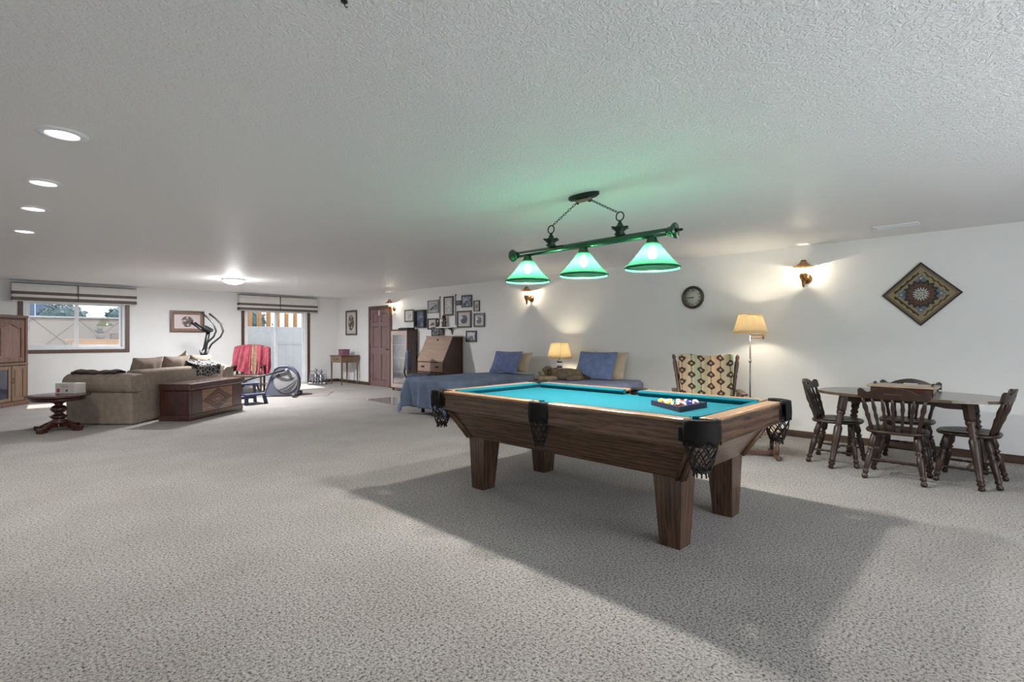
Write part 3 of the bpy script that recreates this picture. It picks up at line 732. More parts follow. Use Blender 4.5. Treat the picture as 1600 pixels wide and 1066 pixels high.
wallpics = [  # y0,z1,y1,z0 (world y decreasing to the right)
 (10.819, 1.969, 10.439, 1.667, 'pale document in a thin grey frame, leftmost of the wall pictures', srgb(112, 108, 108), ('a', srgb(214, 208, 206), srgb(186, 180, 178), 20), .0),
 (9.873, 2.15, 9.459, 1.85, 'silver-framed photo at upper left of the wall pictures', srgb(150, 148, 148), ('b', srgb(176, 180, 186), srgb(96, 100, 112), 9), .03),
 (9.873, 1.73, 9.531, 1.47, 'small dark-framed sketch left of the little wall shelf', FR, ('c', srgb(210, 206, 204), srgb(110, 110, 120), 12), .06),
 (9.271, 2.206, 8.93, 1.775, 'tall framed pale print hanging above the little wall shelf', FR, ('d', srgb(178, 186, 190), srgb(206, 212, 206), 7), .06),
 (8.645, 2.199, 8.307, 1.934, 'dark-framed landscape photo at the top right of the wall pictures', FR, ('e', srgb(160, 168, 182), srgb(60, 64, 76), 9), .0),
 (8.246, 2.067, 8.064, 1.836, 'narrow dark-framed picture, small and upright at the far right', FD, ('f', srgb(200, 196, 190), srgb(120, 116, 112), 12), .02),
 (8.797, 1.863, 8.328, 1.497, 'largest dark-framed picture with two figures right of the wall shelf', FD, ('g', srgb(208, 208, 216), srgb(70, 72, 92), 8), .06),
 (8.246, 1.795, 7.905, 1.504, 'dark-framed picture of a blue feather on white', FD, ('h', srgb(222, 222, 226), srgb(70, 80, 110), 10), .04),
 (8.495, 1.43, 8.164, 1.19, 'dark-framed snow scene, lowest of the wall pictures', FD, ('i', srgb(206, 212, 220), srgb(120, 124, 122), 6), .0),
 (8.819, 2.096, 8.666, 1.991, 'tiny dark picture between the tall print and the landscape photo', FD, ('j', srgb(150, 146, 144), srgb(60, 54, 52), 20), .0)]
for y0, z1, y1, z0, lab, fc, (n, p, k, sc), mw in wallpics:
    picture(lab, (XR, (y0+y1)/2, (z0+z1)/2), -90, y0-y1, z1-z0, .032 if y0-y1 > .2 else .02, fc, print_mat('print '+n, p, k, sc, .52, [x*.7 for x in k], None if n in 'bei' else ((y0-y1)*.24, (z1-z0)*.3)), mw, group=g)
# deep shadow-box frame
t = picture('deep dark shadow box with a blue-grey photo beside the silver frame', (XR, 10.13, 1.73), -90, .41, .42, .03, FR, print_mat('print k', srgb(120, 132, 156), srgb(82, 90, 110), 6, .5), 0, .09, group=g)
# small frame standing on the desk
def standing():
    t = thing('standing_photo', 'small dark photo frame standing on top of the slant-front desk', 'picture', (7.18, 9.44, 1.321), -90)
    for s in (-1, 1):
        MB().box((s*.135, 0, .1), (.02, .015, .2), .003).build('frame_bar', M['black'], t); MB().box((0, 0, .1+s*.09), (.25, .015, .02), .003).build('frame_bar', M['black'], t)
    MB().box((0, .004, .1), (.25, .006, .16)).build('print', print_mat('print l', srgb(120, 120, 124), srgb(50, 52, 56), 12, .5), t)
    MB().box((0, .05, .09), (.04, .09, .004), 0, RX(60)).build('easel', M['black'], t)
standing()
# little shelf with carved figure, strings of beads
def wall_shelf():
    t = thing('wall_shelf', 'small white wall shelf on dark brackets below the tall print', 'shelf', (XR, 9.12, 1.50), -90)
    MB().box((0, -.075, .01), (.55, .15, .02), .004).build('board', M['white'], t)
    for s in (-1, 1): MB().prism([(0, -.001), (-.12, -.001), (-.10, -.03), (-.04, -.06), (-.02, -.14), (0, -.15)], -.012, .012, T(s*.15, 0, 0) @ RZ(90) @ RX(90)).build('bracket', M['greyd'], t)
    f = thing('carved_figure', 'dark brown carved figure standing on the small wall shelf', 'figurine', (7.22, 9.18, 1.5205), -90)
    MB().lathe([(.05, 0), (.055, .03), (.045, .06), (.06, .1), (.045, .14), (.055, .18), (.04, .21)], 14).build('body', M['cherryZ'], f)
    MB().lathe([(.038, .21), (.045, .235), (.03, .265), (0, .275)], 14).build('head', M['cherryZ'], f)
    for i, (y, z0, z1) in enumerate(((9.41, 1.70, 2.2), (8.85, 1.56, 2.22))):
        b = thing('bead_string', ['short string of dark beads hanging left of the tall print', 'long string of dark beads hanging right of the tall print'][i], 'wall decor', (XR, y, z0), -90)
        m = MB(); n = int((z1-z0)/.024)
        for k in range(n): m.ball((0, -.016, k*.024+.012), (.012, .012, .012), 8, 6)
        tag(m.build('beads', M['greyd'], b), kind='stuff')
        MB().cyl((0, -.001, z1-z0+.006), (0, -.02, z1-z0+.006), .016, 10).build('hook', M['black'], b)
    d = thing('wooden_mask', 'small oval wooden mask hanging beside the small dark-framed sketch', 'wall decor', (XR, 9.485, 1.63), -90)
    MB().ball((0, -.02, 0), (.05, .018, .1), 14, 10).build('face', M['cherryZ'], d); MB().box((0, -.042, -.0), (.014, .02, .04), .005).build('nose', M['walnut'], d)
wall_shelf()

# ------------------------------------------------------------------ clock and diamond art
def clock():
    t = thing('wall_clock', 'round dark-rimmed wall clock with pale dial and roman numerals', 'clock', (XR, 3.40, 1.867), -90)
    MB().lathe([(.13, .001), (.168, .001), (.168, .022), (.158, .036), (.146, .038), (.134, .026), (.13, .02)], 40, RX(90), cap=False).build('rim', wood('dark clock wood', srgb(44, 32, 28), srgb(74, 56, 48), 'X'), t)
    MB().lathe([(0, .012), (.134, .012), (.134, .004), (0, .004)], 40, RX(90)).build('dial', pm('sage dial', srgb(196, 198, 184), .6), t)
    n = MB(); rom = ['XII', 'I', 'II', 'III', 'IIII', 'V', 'VI', 'VII', 'VIII', 'IX', 'X', 'XI']; wd = {'I': .009, 'V': .018, 'X': .018}
    for k, s in enumerate(rom):
        tot = sum(wd[c] for c in s); x = -tot/2; Mx = RY(30*k)
        for c in s:
            xc = x+wd[c]/2; x += wd[c]
            def bar(x0, z0, x1, z1, w):
                a = Vector((x0, -.0125, z0)); b = Vector((x1, -.0125, z1))
                m = MB(); d = Vector((w/2, 0, 0)); dy = Vector((0, -.0015, 0))
                m.hexa([a-d, a+d, a+d+dy, a-d+dy], [b-d, b+d, b+d+dy, b-d+dy]); n.add(m.v, m.f, Mx)
            if c == 'I': bar(xc, .09, xc, .12, .004)
            if c == 'V': bar(xc-.006, .12, xc, .09, .004); bar(xc+.006, .12, xc, .09, .002)
            if c == 'X': bar(xc-.006, .12, xc+.006, .09, .004); bar(xc+.006, .12, xc-.006, .09, .002)
    n.build('numerals', M['black'], t)
    def hand(nm, ang, L, wd_): MB().hexa([(-wd_, -.015, -.015), (wd_, -.015, -.015), (wd_, -.017, -.015), (-wd_, -.017, -.015)], [(-.001, -.015, L), (.001, -.015, L), (.001, -.017, L), (-.001, -.017, L)], RY(ang)).build(nm, M['black'], t)
    hand('minute_hand', 264, .105, .005); hand('hour_hand', 268, .07, .007)
    MB().ball((0, -.017, 0), .008, 10, 6).build('hub', M['black'], t)
    MB().lathe([(0, .03), (.09, .0285), (.133, .024)], 40, RX(90), cap=False).build('crystal', glass_mat('clock glass', (1, 1, 1), .04), t)
clock()
def diamond():
    t = thing('diamond_wall_art', 'diamond-shaped tan floral mosaic panel hanging on the right wall', 'wall art', (XR, .757, 1.758), -90)
    s = .355
    m, nt, b = newmat('floral mosaic'); X, Y, Z = coords(nt)
    r = (X*X+(Z*Z)).sqrt(); th = Z.atan2(X); md = X.abs()+(Z.abs())
    tan_, dk, br, bl, wh, yl = srgb(142, 128, 98), srgb(50, 42, 36), srgb(88, 64, 52), srgb(88, 106, 124), srgb(168, 176, 170), srgb(196, 140, 60)
    pet8 = (th*8).cos(); pet16 = (th*16).cos()
    rr8 = Ex(nt, r.k)-(pet8*.012)
    flow = ((th*4).cos()*.5+.5)
    along = (X-(Z))*58
    wav = (md-(along.sin()*.012)-.262).abs()
    wav2 = (md-(((X+(Z))*58).sin()*.012)-.262).abs()
    q = X*Z
    edge = wav.mn(wav2)
    lst = [((md).gt(.302), srgb(112, 94, 74)), (edge.lt(.0075)*((X.abs()-(Z.abs())).abs().lt(.22)), dk),
           ((r-(flow*.045)).lt(.135)*(r.gt(.12)), bl), ((r-(pet16*.014)).lt(.15)*(r.gt(.095)), dk), ((r-(pet16*.010)).lt(.118), br), ((r-(pet8*.01)).lt(.098), srgb(84, 54, 42)),
           ((r-(pet16*.014)).lt(.062), wh), ((r-(pet8*.008)).lt(.038), bl), ((r-(pet16*.008)).lt(.026), wh), (r.lt(.014), yl)]
    for k in range(4):
        a = k*pi/2; dx = X-(.175*math.cos(a)); dz = Z-(.175*math.sin(a)); rq = (dx*dx+(dz*dz)).sqrt(); tq = dz.atan2(dx)
        lst.append(((rq-((tq*5).cos()*.014)).lt(.026), bl)); lst.append((rq.lt(.01), wh))
    nt.links.new(layers(nt, tan_, lst), b.inputs['Base Color']); b.inputs['Roughness'].default_value = .6
    MB().prism([(s-.02, 0), (0, s-.02), (-s+.02, 0), (0, -s+.02)], .001, .012, RX(90)).build('panel', m, t)
    fm = pm('dark edging', srgb(44, 40, 38), .5)
    i = s-.018
    P = [(s, 0), (0, s), (-s, 0), (0, -s)]; Q = [(i, 0), (0, i), (-i, 0), (0, -i)]
    for k in range(4): MB().prism([P[k], P[(k+1) % 4], Q[(k+1) % 4], Q[k]], .001, .018, RX(90)).build('edge_bar', fm, t)
diamond()

# ------------------------------------------------------------------ dining set
LEGP = [(.013, 0), (.022, .02), (.026, .06), (.016, .10), (.018, .115), (.027, .15), (.017, .19), (.02, .21), (.023, .32), (.028, .46), (.025, .56), (.016, .59), (.03, .62), (.017, .66), (.019, .68), (.031, .74), (.026, .88), (.02, 1)]
def dining_table():
    t = thing('dining_table', 'oval dark wood dining table with turned splayed legs', 'table', (6.13, .745, 0))
    def oval(a, b, n=44, p=2.5): return [(a*math.copysign(abs(math.cos(x))**(2/p), math.cos(x)), b*math.copysign(abs(math.sin(x))**(2/p), math.sin(x))) for x in [2*pi*i/n for i in range(n)]]
    m = MB(); m.prism(oval(.46, .72), .725, .742).prism(oval(.465, .725), .717, .735); m.build('tabletop', M['tabletop'], t)
    for s in (-1, 1):
        m = MB(); m.prism([(-.43, .716), (.43, .716), (.43, .655), (.3, .655), (.2, .675), (-.2, .675), (-.3, .655), (-.43, .655)], -.011, .011, T(s*.285, 0, 0) @ RZ(90) @ RX(90)); m.build('apron', M['darkwood'], t)
        MB().box((0, s*.43, .685), (.53, .022, .06), .003).build('apron', M['darkwood'], t)
        for s2 in (-1, 1):
            top = (s*.29, s2*.45, .715); bot = (s*.37, s2*.545, 0)
            k = .2; mid = tuple(a+(b-a)*k for a, b in zip(top, bot))
            l = MB(); Mx, L = frame_to(mid, top)
            l.box(tuple((a+b)/2 for a, b in zip(mid, top)), (.062, .062, L*1.02), .006, Mx.to_3x3().to_4x4())
            l.turned(bot, mid, [(.018, 0), (.027, .02), (.019, .055), (.021, .065), (.032, .09), (.02, .12), (.031, .14), (.023, .17), (.031, .45), (.037, .70), (.024, .745), (.038, .78), (.024, .815), (.039, .86), (.026, .90), (.039, .95), (.034, 1)], 14)
            l.build('leg', M['darkwood'], t)
    return t
dining_table()
def dining_chair():
    t = thing('dining_chair', 'x', 'chair', (0, 0, 0), 0, 'dark wooden dining chairs')
    # saddle seat
    def out(a): 
        x = math.cos(a); y = math.sin(a); p = 2.8
        return (.225*math.copysign(abs(x)**(2/p), x)*(1-.05*y*-1), .215*math.copysign(abs(y)**(2/p), y))
    n = 36; P = [out(2*pi*i/n) for i in range(n)]
    v = []; f = []
    rings = [(1.0, .415), (1.03, .428), (1.0, .442), (.9, .438), (.6, .428), (.3, .43)]
    v.append((0, 0, .413))
    for s, z in rings:
        for x, y in P: v.append((x*s, y*s, z+(.012*abs(x/.225)**2 if s < .95 else 0)))
    v.append((0, 0, .434))
    for i in range(n): f.append([0, 1+(i+1) % n, 1+i])
    for r_ in range(len(rings)-1):
        for i in range(n): a = 1+r_*n; f.append([a+i, a+(i+1) % n, a+n+(i+1) % n, a+n+i])
    a = 1+(len(rings)-1)*n
    for i in range(n): f.append([a+i, a+(i+1) % n, len(v)-1])
    MB().add(v, f, None, True).build('seat', M['darkwood'], t)
    # legs
    L = {}
    for sx in (-1, 1):
        for sy in (-1, 1):
            top = Vector((sx*.15, sy*.13, .42)); bot = Vector((sx*.215, sy*.20+(.025 if sy > 0 else 0), 0)); L[sx, sy] = (bot, top)
            MB().turned(bot, top, LEGP, 12).build('leg', M['darkwood'], t)
    SP = [(.007, 0), (.010, .12), (.012, .25), (.008, .32), (.013, .42), (.009, .5), (.013, .58), (.008, .68), (.012, .75), (.010, .88), (.007, 1)]
    at = lambda k, f_: L[k][0].lerp(L[k][1], f_)
    for sx in (-1, 1): MB().turned(at((sx, -1), .32), at((sx, 1), .32), SP, 8).build('stretcher', M['darkwood'], t)
    MB().turned(at((-1, -1), .32).lerp(at((-1, 1), .32), .5), at((1, -1), .32).lerp(at((1, 1), .32), .5), SP, 8).build('stretcher', M['darkwood'], t)
    MB().turned(at((-1, 1), .42), at((1, 1), .42), SP, 8).build('stretcher', M['darkwood'], t)
    # curved, scalloped crest rail with a hand slot
    W = .26
    def ztop(x):
        u = abs(x)/W
        return .815+.022*math.cos(u*2.2*pi*.5)+(.028*math.exp(-((u-.9)/.09)**2))-.012*math.exp(-((u-.68)/.12)**2)
    def zbot(x): u = abs(x)/W; return .728+.012*u*u-.016*math.cos(u*pi)*0
    def yb(x): return .285-.05*(x/W)**2
    m = MB(); N = 26; slot = (10, 16)
    for side, ya in ((0, -.013), (1, .013)): pass
    def strip(i0, i1, fa, fb):
        v = []; f = []
        for i in range(i0, i1+1):
            x = -W+2*W*i/N; y = yb(x); a, b = fa(x), fb(x); tl = .03*(1)
            v += [(x, y-.012+(a-.75)*.22, a), (x, y+.012+(a-.75)*.22, a), (x, y+.012+(b-.75)*.22, b), (x, y-.012+(b-.75)*.22, b)]
        k = i1-i0+1
        for i in range(k-1):
            for j in range(4): f.append([i*4+j, i*4+(j+1) % 4, (i+1)*4+(j+1) % 4, (i+1)*4+j])
        f += [[0, 1, 2, 3], [(k-1)*4+3, (k-1)*4+2, (k-1)*4+1, (k-1)*4]]
        m.add(v, f)
    zs0, zs1 = .775, .79
    strip(0, slot[0], zbot, ztop); strip(slot[1], N, zbot, ztop); strip(slot[0], slot[1], zbot, lambda x: zs0); strip(slot[0], slot[1], lambda x: zs1, ztop)
    m.build('crest_rail', M['darkwood'], t)
    for k in range(7):
        u = (k-3)/3; x0 = u*.165; x1 = u*.225
        wide = k in (0, 6)
        SPD = [(.009, 0), (.013, .15), (.011, .3), (.016, .48), (.011, .56), (.017, .7), (.012, .85), (.009, 1)]
        if wide: SPD = [(a*1.25, b) for a, b in SPD]
        MB().turned((x0, .175-.02*u*u, .43), (x1, yb(x1)-.003, .735), SPD, 10).build('spindle', M['darkwood'], t)
    return t
c0 = dining_chair()
for i, (x, y, rz, lab) in enumerate(((5.80, .77, 90, 'dark spindle-back dining chair nearest the camera, its back to us'), (6.13, 1.31, 2, 'dark spindle-back dining chair at the left end of the oval table'),
                                  (6.12, .30, 176, 'dark spindle-back dining chair at the right end of the oval table'), (6.58, .80, -90, 'dark spindle-back dining chair between the oval table and the wall'))):
    o = c0 if i == 0 else copy_tree(c0)
    o.location = (x, y, 0); o.rotation_euler = (0, 0, R(rz)); o['label'] = lab
def game_box():
    t = thing('game_box', 'low wooden game box with a tan lid lying on the dining table', 'box', (6.2, .78, .7425), -90)
    MB().box((0, 0, .026), (.48, .28, .05), .006).build('box_body', M['cherry'], t)
    MB().box((0, 0, .063), (.54, .34, .022), .01, None, 2).build('lid', wood('tan lid', srgb(150, 128, 104), srgb(186, 164, 140), 'X', 1, .3), t)
    for s in (-1, 1): MB().tube([(s*.22, -.05, .074), (s*.225, -.04, .092), (s*.225, .04, .092), (s*.22, .05, .074)], .006, 6).build('handle', M['black'], t)
game_box()

# ------------------------------------------------------------------ glider rocker, ottoman
def throw_mat():
    m, nt, b = newmat('woven diamond throw'); X, Y, Z = coords(nt)
    u = (X/.118).frac()-.5; col = (X/.118).op('FLOOR'); par = (col*.5).frac()*2
    v = ((Z+(Y*.6))/.17+(par*.5)).frac()-.5
    d = u.abs()*.72+(v.abs()); sw = ((u.abs()*10).sin().abs()*.05); dia = (d+sw).lt(.37)*(d.gt(.11))
    dots = (u.abs().lt(.07))*((v.abs()-.44).abs().lt(.035))
    strip = ((X/.42+.25).frac()-.5).abs()
    lst = [(strip.lt(.16), srgb(198, 170, 138)), (strip.gt(.40), srgb(158, 164, 136)), (dia, srgb(66, 48, 40)), (d.lt(.1), srgb(176, 150, 118)), (dots, srgb(74, 54, 44))]
    nt.links.new(layers(nt, srgb(186, 172, 144), lst), b.inputs['Base Color']); b.inputs['Roughness'].default_value = .95
    return m
def glider():
    t = thing('glider_rocker', 'wooden glider rocking chair draped with a diamond-patterned throw', 'rocking chair', (6.33, 2.76, 0), -62)
    wd = wood('walnut glider', srgb(62, 42, 34), srgb(104, 76, 62), 'Z', 1.2); w2 = .34
    for s in (-1, 1):
        MB().turned((s*(w2-.04), .22, .36), (s*(w2+.06), .40, 1.05), [(.02, 0), (.024, .1), (.02, .2), (.026, .3), (.022, .55), (.027, .6), (.02, .64), (.026, .72), (.028, .85), (.018, .9), (.027, .95), (.012, 1)], 12).build('back_post', wd, t)
        MB().box((s*(w2+.045), -.02, .60), (.085, .52, .03), .012, None, 2).build('armrest', wd, t)
        MB().turned((s*(w2+.03), -.2, .30), (s*(w2+.03), -.2, .59), [(.018, 0), (.024, .3), (.016, .5), (.024, .7), (.018, 1)], 10).build('arm_post', wd, t)
        MB().turned((s*(w2+.03), .16, .30), (s*(w2+.03), .16, .59), [(.018, 0), (.024, .3), (.016, .5), (.024, .7), (.018, 1)], 10).build('arm_post', wd, t)
        MB().box((s*(w2+.02), 0, .285), (.05, .62, .05), .01).build('side_rail', wd, t)
        MB().box((s*(w2+.03), .0, .03), (.07, .66, .06), .012).build('base_foot', wd, t)
        for q in (-1, 1): MB().box((s*(w2+.03), q*.2, .16), (.03, .07, .21), .006).build('glide_arm', wd, t)
    MB().box((0, -.22, .05), (2*w2, .05, .05), .01).build('base_rail', wd, t); MB().box((0, .22, .05), (2*w2, .05, .05), .01).build('base_rail', wd, t)
    MB().box((0, -.29, .285), (2*w2, .03, .06), .008).build('front_rail', wd, t)
    cushion(.62, .62, .16, T(0, -.02, .39), None).build('seat_cushion', pm('tan cushion', srgb(176, 156, 128), .9), t)
    MB().box((0, .30, .70), (.60, .06, .60), .03, RX(-14), 2).build('back_pad', pm('tan back cushion', srgb(176, 156, 128), .9), t)
    th = thing('patterned_throw', 'cream woven throw with dark diamond motifs over the glider back', 'throw blanket', (6.33, 2.76, 0), -62)
    def fn(u, v):
        x = (u-.5)*.60*(1+.12*(1-v)); bulge = .02*math.sin(u*17+v*2)+.012*math.sin(u*31)
        if v < .8:
            s = v/.8; z = 1.045-.56*s; y = .36-.14*s+bulge-.045
            z += .012*math.sin(u*9)*(1-s)
            y += -.05*math.sin(u*pi)*s*0
        else:
            s = (v-.8)/.2; z = .485-.01*s; y = .22-.045-.3*s+bulge*(1-s)
        return (x, y, z)
    def fb(u, v):
        x = (u-.5)*.60*1.12; z = 1.045+.02*math.sin(v*pi*.5)*0-.35*v; y = .36-.045+.02*math.sin(u*17)*(1-v)+.11*min(1, v*4)+.03*v; z += .012*math.sin(u*9)*(1-v)
        return (x, y, z)
    o = MB().grid(fn, 36, 30).grid(fb, 36, 10).build('throw_cloth', throw_mat(), th); solidify(o, .008)
    ot = thing('glider_ottoman', 'low wooden ottoman with a tan cushion in front of the glider', 'ottoman', (5.80, 2.02, 0), -62)
    for s in (-1, 1):
        MB().box((s*.2, 0, .03), (.05, .44, .05), .01).build('base_foot', wd, ot); MB().box((s*.2, 0, .235), (.04, .36, .04), .008).build('side_rail', wd, ot)
        for q in (-1, 1): MB().turned((s*.2, q*.14, .05), (s*.2, q*.13, .22), [(.018, 0), (.024, .4), (.016, .6), (.02, 1)], 10).build('leg', wd, ot)
    MB().box((0, 0, .04), (.36, .04, .04), .006).build('stretcher', wd, ot)
    cushion(.48, .42, .13, T(0, 0, .30), None).build('cushion', pm('tan ottoman cushion', srgb(186, 164, 134), .9), ot)
glider()
# ------------------------------------------------------------------ lamps
def pleated(name, rt, rb, z0, z1, parent, sq=False):
    def fn(u, v):
        a = 2*pi*u; q = (rb+(rt-rb)*v)*(1+.012*math.cos(a*40))
        if sq: q *= 1/ max(abs(math.cos(a)), abs(math.sin(a)))**.55
        return (q*math.cos(a), q*math.sin(a), z0+(z1-z0)*v)
    return solidify(MB().grid(fn, 160, 5).build(name, M['lampshade'], parent), .003)
def floor_lamp():
    t = thing('floor_lamp', 'slim brass floor lamp with a pleated cream shade, lit', 'floor lamp', (6.9, 2.45, 0))
    MB().lathe([(.0, 0), (.13, 0), (.13, .012), (.11, .022), (.03, .03), (.014, .05), (0, .05)], 28).build('base', M['brass'], t)
    MB().cyl((0, 0, .04), (0, 0, 1.30), .0095, 10).lathe([(.0095, .95), (.016, .96), (.016, .985), (.0095, 1.0)], 12).build('pole', M['chrome'], t)
    MB().tube([(0, 0, 1.27), (.12, -.12, 1.27), (.12, -.12, 1.31), (0, 0, 1.31), (0, 0, 1.40)], .006, 6).cyl((.12, -.12, 1.255), (.12, -.12, 1.325), .011, 8).build('swing_arm', M['brass'], t)
    pleated('shade', .135, .205, 1.335, 1.575, t)
    MB().torus(.135, .005, T(0, 0, 1.575), 40, 6).torus(.205, .005, T(0, 0, 1.335), 40, 6).build('shade_wire', pm('shade trim', srgb(206, 176, 124), .8), t)
    MB().ball((0, 0, 1.45), (.03, .03, .045), 12, 8).build('bulb', M['warmbulb'], t)
    light('lamp_light', 'POINT', (0, 0, 1.46), 24, (1, .86, .66), parent=t, shadow_soft_size=.04)
floor_lamp()
def nightstand_lamp():
    n = thing('nightstand', 'low wooden nightstand between the two beds', 'nightstand', (7.0, 5.78, 0), -90)
    MB().box((0, 0, .3), (.5, .46, .46), .006).build('body', M['walnut'], n); MB().box((0, 0, .545), (.54, .5, .03), .008).build('top', M['walnut'], n)
    for z in (.2, .42): dr = MB().box((0, -.235, z), (.44, .02, .19), .004).build('drawer', M['oakd'], n); MB().ball((0, -.255, z), .014, 10, 6).build('knob', M['brass'], dr)
    for sx in (-1, 1):
        for sy in (-1, 1): MB().cyl((sx*.2, sy*.18, 0), (sx*.2, sy*.18, .08), .02).build('leg', M['walnut'], n)
    t = thing('table_lamp', 'white striped table lamp with a lit cream shade between the beds', 'table lamp', (6.98, 5.66, .5605))
    MB().lathe([(.0, 0), (.09, 0), (.09, .02), (.06, .03), (.05, .05)], 24).build('base', M['steel'], t)
    z = .05
    for k in range(6):
        MB().lathe([(.0, z), (.055-.002*k, z+.004), (.06-.003*k, z+.022), (.055-.002*k, z+.041), (0, z+.045)], 20).build('ball_segment', M['white'] if k % 2 == 0 else M['greyd'], t); z += .046
    MB().cyl((0, 0, z), (0, 0, .5), .008).build('stem', M['brass'], t)
    pleated('shade', .12, .175, .36, .63, t, True)
    MB().ball((0, 0, .48), (.03, .03, .045), 12, 8).build('bulb', M['warmbulb'], t)
    light('lamp_light', 'POINT', (0, 0, .5), 16, (1, .86, .62), parent=t, shadow_soft_size=.04)
nightstand_lamp()

# ------------------------------------------------------------------ beds
M['denim'] = pm('denim blue blanket', srgb(116, 130, 154), .95, spec=.1, bump=.25, bscale=140, var=.16, vscale=5)
M['denim2'] = pm('lavender blue bedspread', srgb(146, 150, 176), .95, spec=.1, bump=.2, bscale=140, var=.14, vscale=5)
M['bluepil'] = pm('blue velvet pillow', srgb(112, 126, 164), .9, spec=.1, bump=.25, bscale=50, var=.2, vscale=9)
M['ticking'] = pm('beige pillow ticking', srgb(196, 180, 158), .9, bump=.2, bscale=60, var=.08)
def bed(label, x0, x1, y0, y1, nm):
    t = thing('single_bed', label, 'bed', ((x0+x1)/2, (y0+y1)/2, 0), -90, 'single beds')
    L = x1-x0; W = y1-y0       # local x along width, local y along length (head at +y)
    MB().box((0, .02, .23), (W-.06, L-.1, .10), .02).build('bed_base', M['walnut'], t)
    for sx in (-1, 1):
        for sy in (-1, 1): MB().cyl((sx*(W/2-.1), sy*(L/2-.16), 0), (sx*(W/2-.1), sy*(L/2-.16), .18), .03).build('leg', M['black'], t)
    MB().box((0, .02, .43), (W-.04, L-.06, .29), .07, None, 3, True).build('mattress', M['cream'], t)
    return t
def blanket(label, x0, x1, y0, y1, top, drop_s, drop_f, mat, seed, floor_corner):
    rnd = random.Random(seed); ph = [rnd.uniform(0, 6) for _ in range(6)]
    t = thing('bedspread', label, 'bedspread', ((x0+x1)/2, (y0+y1)/2, 0), -90)
    L = x1-x0; W = y1-y0; cy = (y0+y1)/2
    nu, nv = 64, 72
    U0, U1 = -W/2-drop_s, W/2+drop_s; V0, V1 = -L/2-drop_f, L/2
    def fn(u, v):
        a = U0+(U1-U0)*u; b = V0+(V1-V0)*v
        ex = max(0, abs(a)-W/2); ey = max(0, -L/2-b); sx = math.copysign(1, a)
        x = max(-W/2, min(W/2, a)); y = max(-L/2, b)
        z = top+.006*math.sin(a*7+ph[0])*math.sin(b*5+ph[1])
        if ex > 0 or ey > 0:
            d = math.hypot(ex, ey); rr = .06
            if d < rr: drop = d*d/(2*rr); o = d*.9
            else: drop = rr/2+(d-rr); o = rr*.9
            fold = .034*min(1, d/.3)
            s = b*9 if ex > ey else a*10
            o += fold*math.sin(s+ph[2])+fold*.6*math.sin(s*2.3+ph[3])
            if ex > 0 and ey > 0: o += .30*min(ex, ey)
            dx, dy = (sx*ex/d, -ey/d) 
            x += dx*o; y += dy*o; z = max(.012, z-drop)
        return (x, y, z)
    o = MB().grid(fn, nu, nv).build('cloth', mat, t); solidify(o, .012, 1); return t
bed('single bed under the dark denim blue blanket near the desk', 5.1, 7.24, 6.36, 7.36, 1)
blanket('dark denim blue blanket hanging to the floor over the far bed', 5.07, 7.05, 6.34, 7.38, .595, .42, .50, M['denim'], 3, True)
bed('single bed behind the pool table with the lavender bedspread', 5.15, 7.24, 4.22, 5.32, 2)
blanket('lavender blue bedspread on the bed behind the pool table', 5.12, 7.15, 4.20, 5.34, .595, .34, .40, M['denim2'], 8, False)
def pil(label, mat, loc, rz, tilt, L, W, Hh):
    t = thing('pillow', label, 'pillow', loc, rz)
    subsurf(cushion(L, W, Hh, T(0, 0, W/2*math.sin(R(tilt))+.02) @ RX(tilt)).build('pillow_cover', mat, t), 1); return t
pil('blue pillow leaning on the wall end of the denim bed', M['bluepil'], (6.86, 6.86, .60), -84, 62, .66, .46, .17)
pil('beige pillow tucked behind the blue pillow of the denim bed', M['ticking'], (7.04, 6.73, .60), -90, 66, .66, .42, .15)
pil('large blue pillow leaning on the wall end of the lavender bed', M['bluepil'], (6.86, 4.83, .60), -84, 60, .70, .50, .18)
pil('beige pillow behind the large blue pillow of the lavender bed', M['ticking'], (7.06, 4.72, .60), -90, 68, .68, .46, .14)
def plush():
    t = thing('plush_dog', 'brown plush dog lying on the lavender bed before the lamp', 'plush toy', (6.38, 5.12, .603), 140)
    fur = pm('brown plush fur', srgb(112, 98, 82), 1, spec=.05, bump=.6, bscale=70, var=.3, vscale=18)
    furd = pm('dark plush fur', srgb(72, 60, 50), 1, spec=.05, bump=.6, bscale=70, var=.3, vscale=18)
    furl = pm('pale plush fur', srgb(150, 134, 112), 1, spec=.05, bump=.6, bscale=70, var=.2, vscale=18)
    MB().ball((-.06, 0, .085), (.20, .11, .088), 18, 12).ball((-.2, .0, .08), (.10, .10, .08), 14, 10).ball((.1, 0, .1), (.09, .085, .08), 14, 10).build('body', fur, t)
    h = MB().ball((.21, .02, .13), (.085, .08, .075), 16, 10).build('head', fur, t)
    MB().ball((.285, .03, .105), (.05, .045, .04), 14, 8).build('muzzle', furl, h)
    MB().ball((.33, .035, .115), (.014, .018, .012), 10, 6).build('nose', M['black'], h)
    for s in (-1, 1):
        MB().ball((.20, .02+s*.085, .115), (.035, .022, .065), 12, 8).build('ear', furd, h); MB().ball((.268, .025+s*.032, .152), .009, 8, 6).build('eye', M['black'], h)
        MB().ball((.20, s*.10, .04), (.12, .04, .038), 14, 8).ball((.31, s*.1, .038), (.045, .042, .036), 12, 8).build('front_leg', furl, t)
        MB().ball((-.17, s*.13, .045), (.12, .05, .045), 14, 8).ball((-.07, s*.16, .035), (.05, .04, .034), 12, 8).build('hind_leg', fur, t)
    MB().tube([(-.27, 0, .08), (-.33, .03, .05), (-.37, .08, .03)], [.03, .025, .018], 8).build('tail', furd, t)
plush()
bpy.data.objects['plush_dog'].scale = (1.12, 1.12, 1.12)

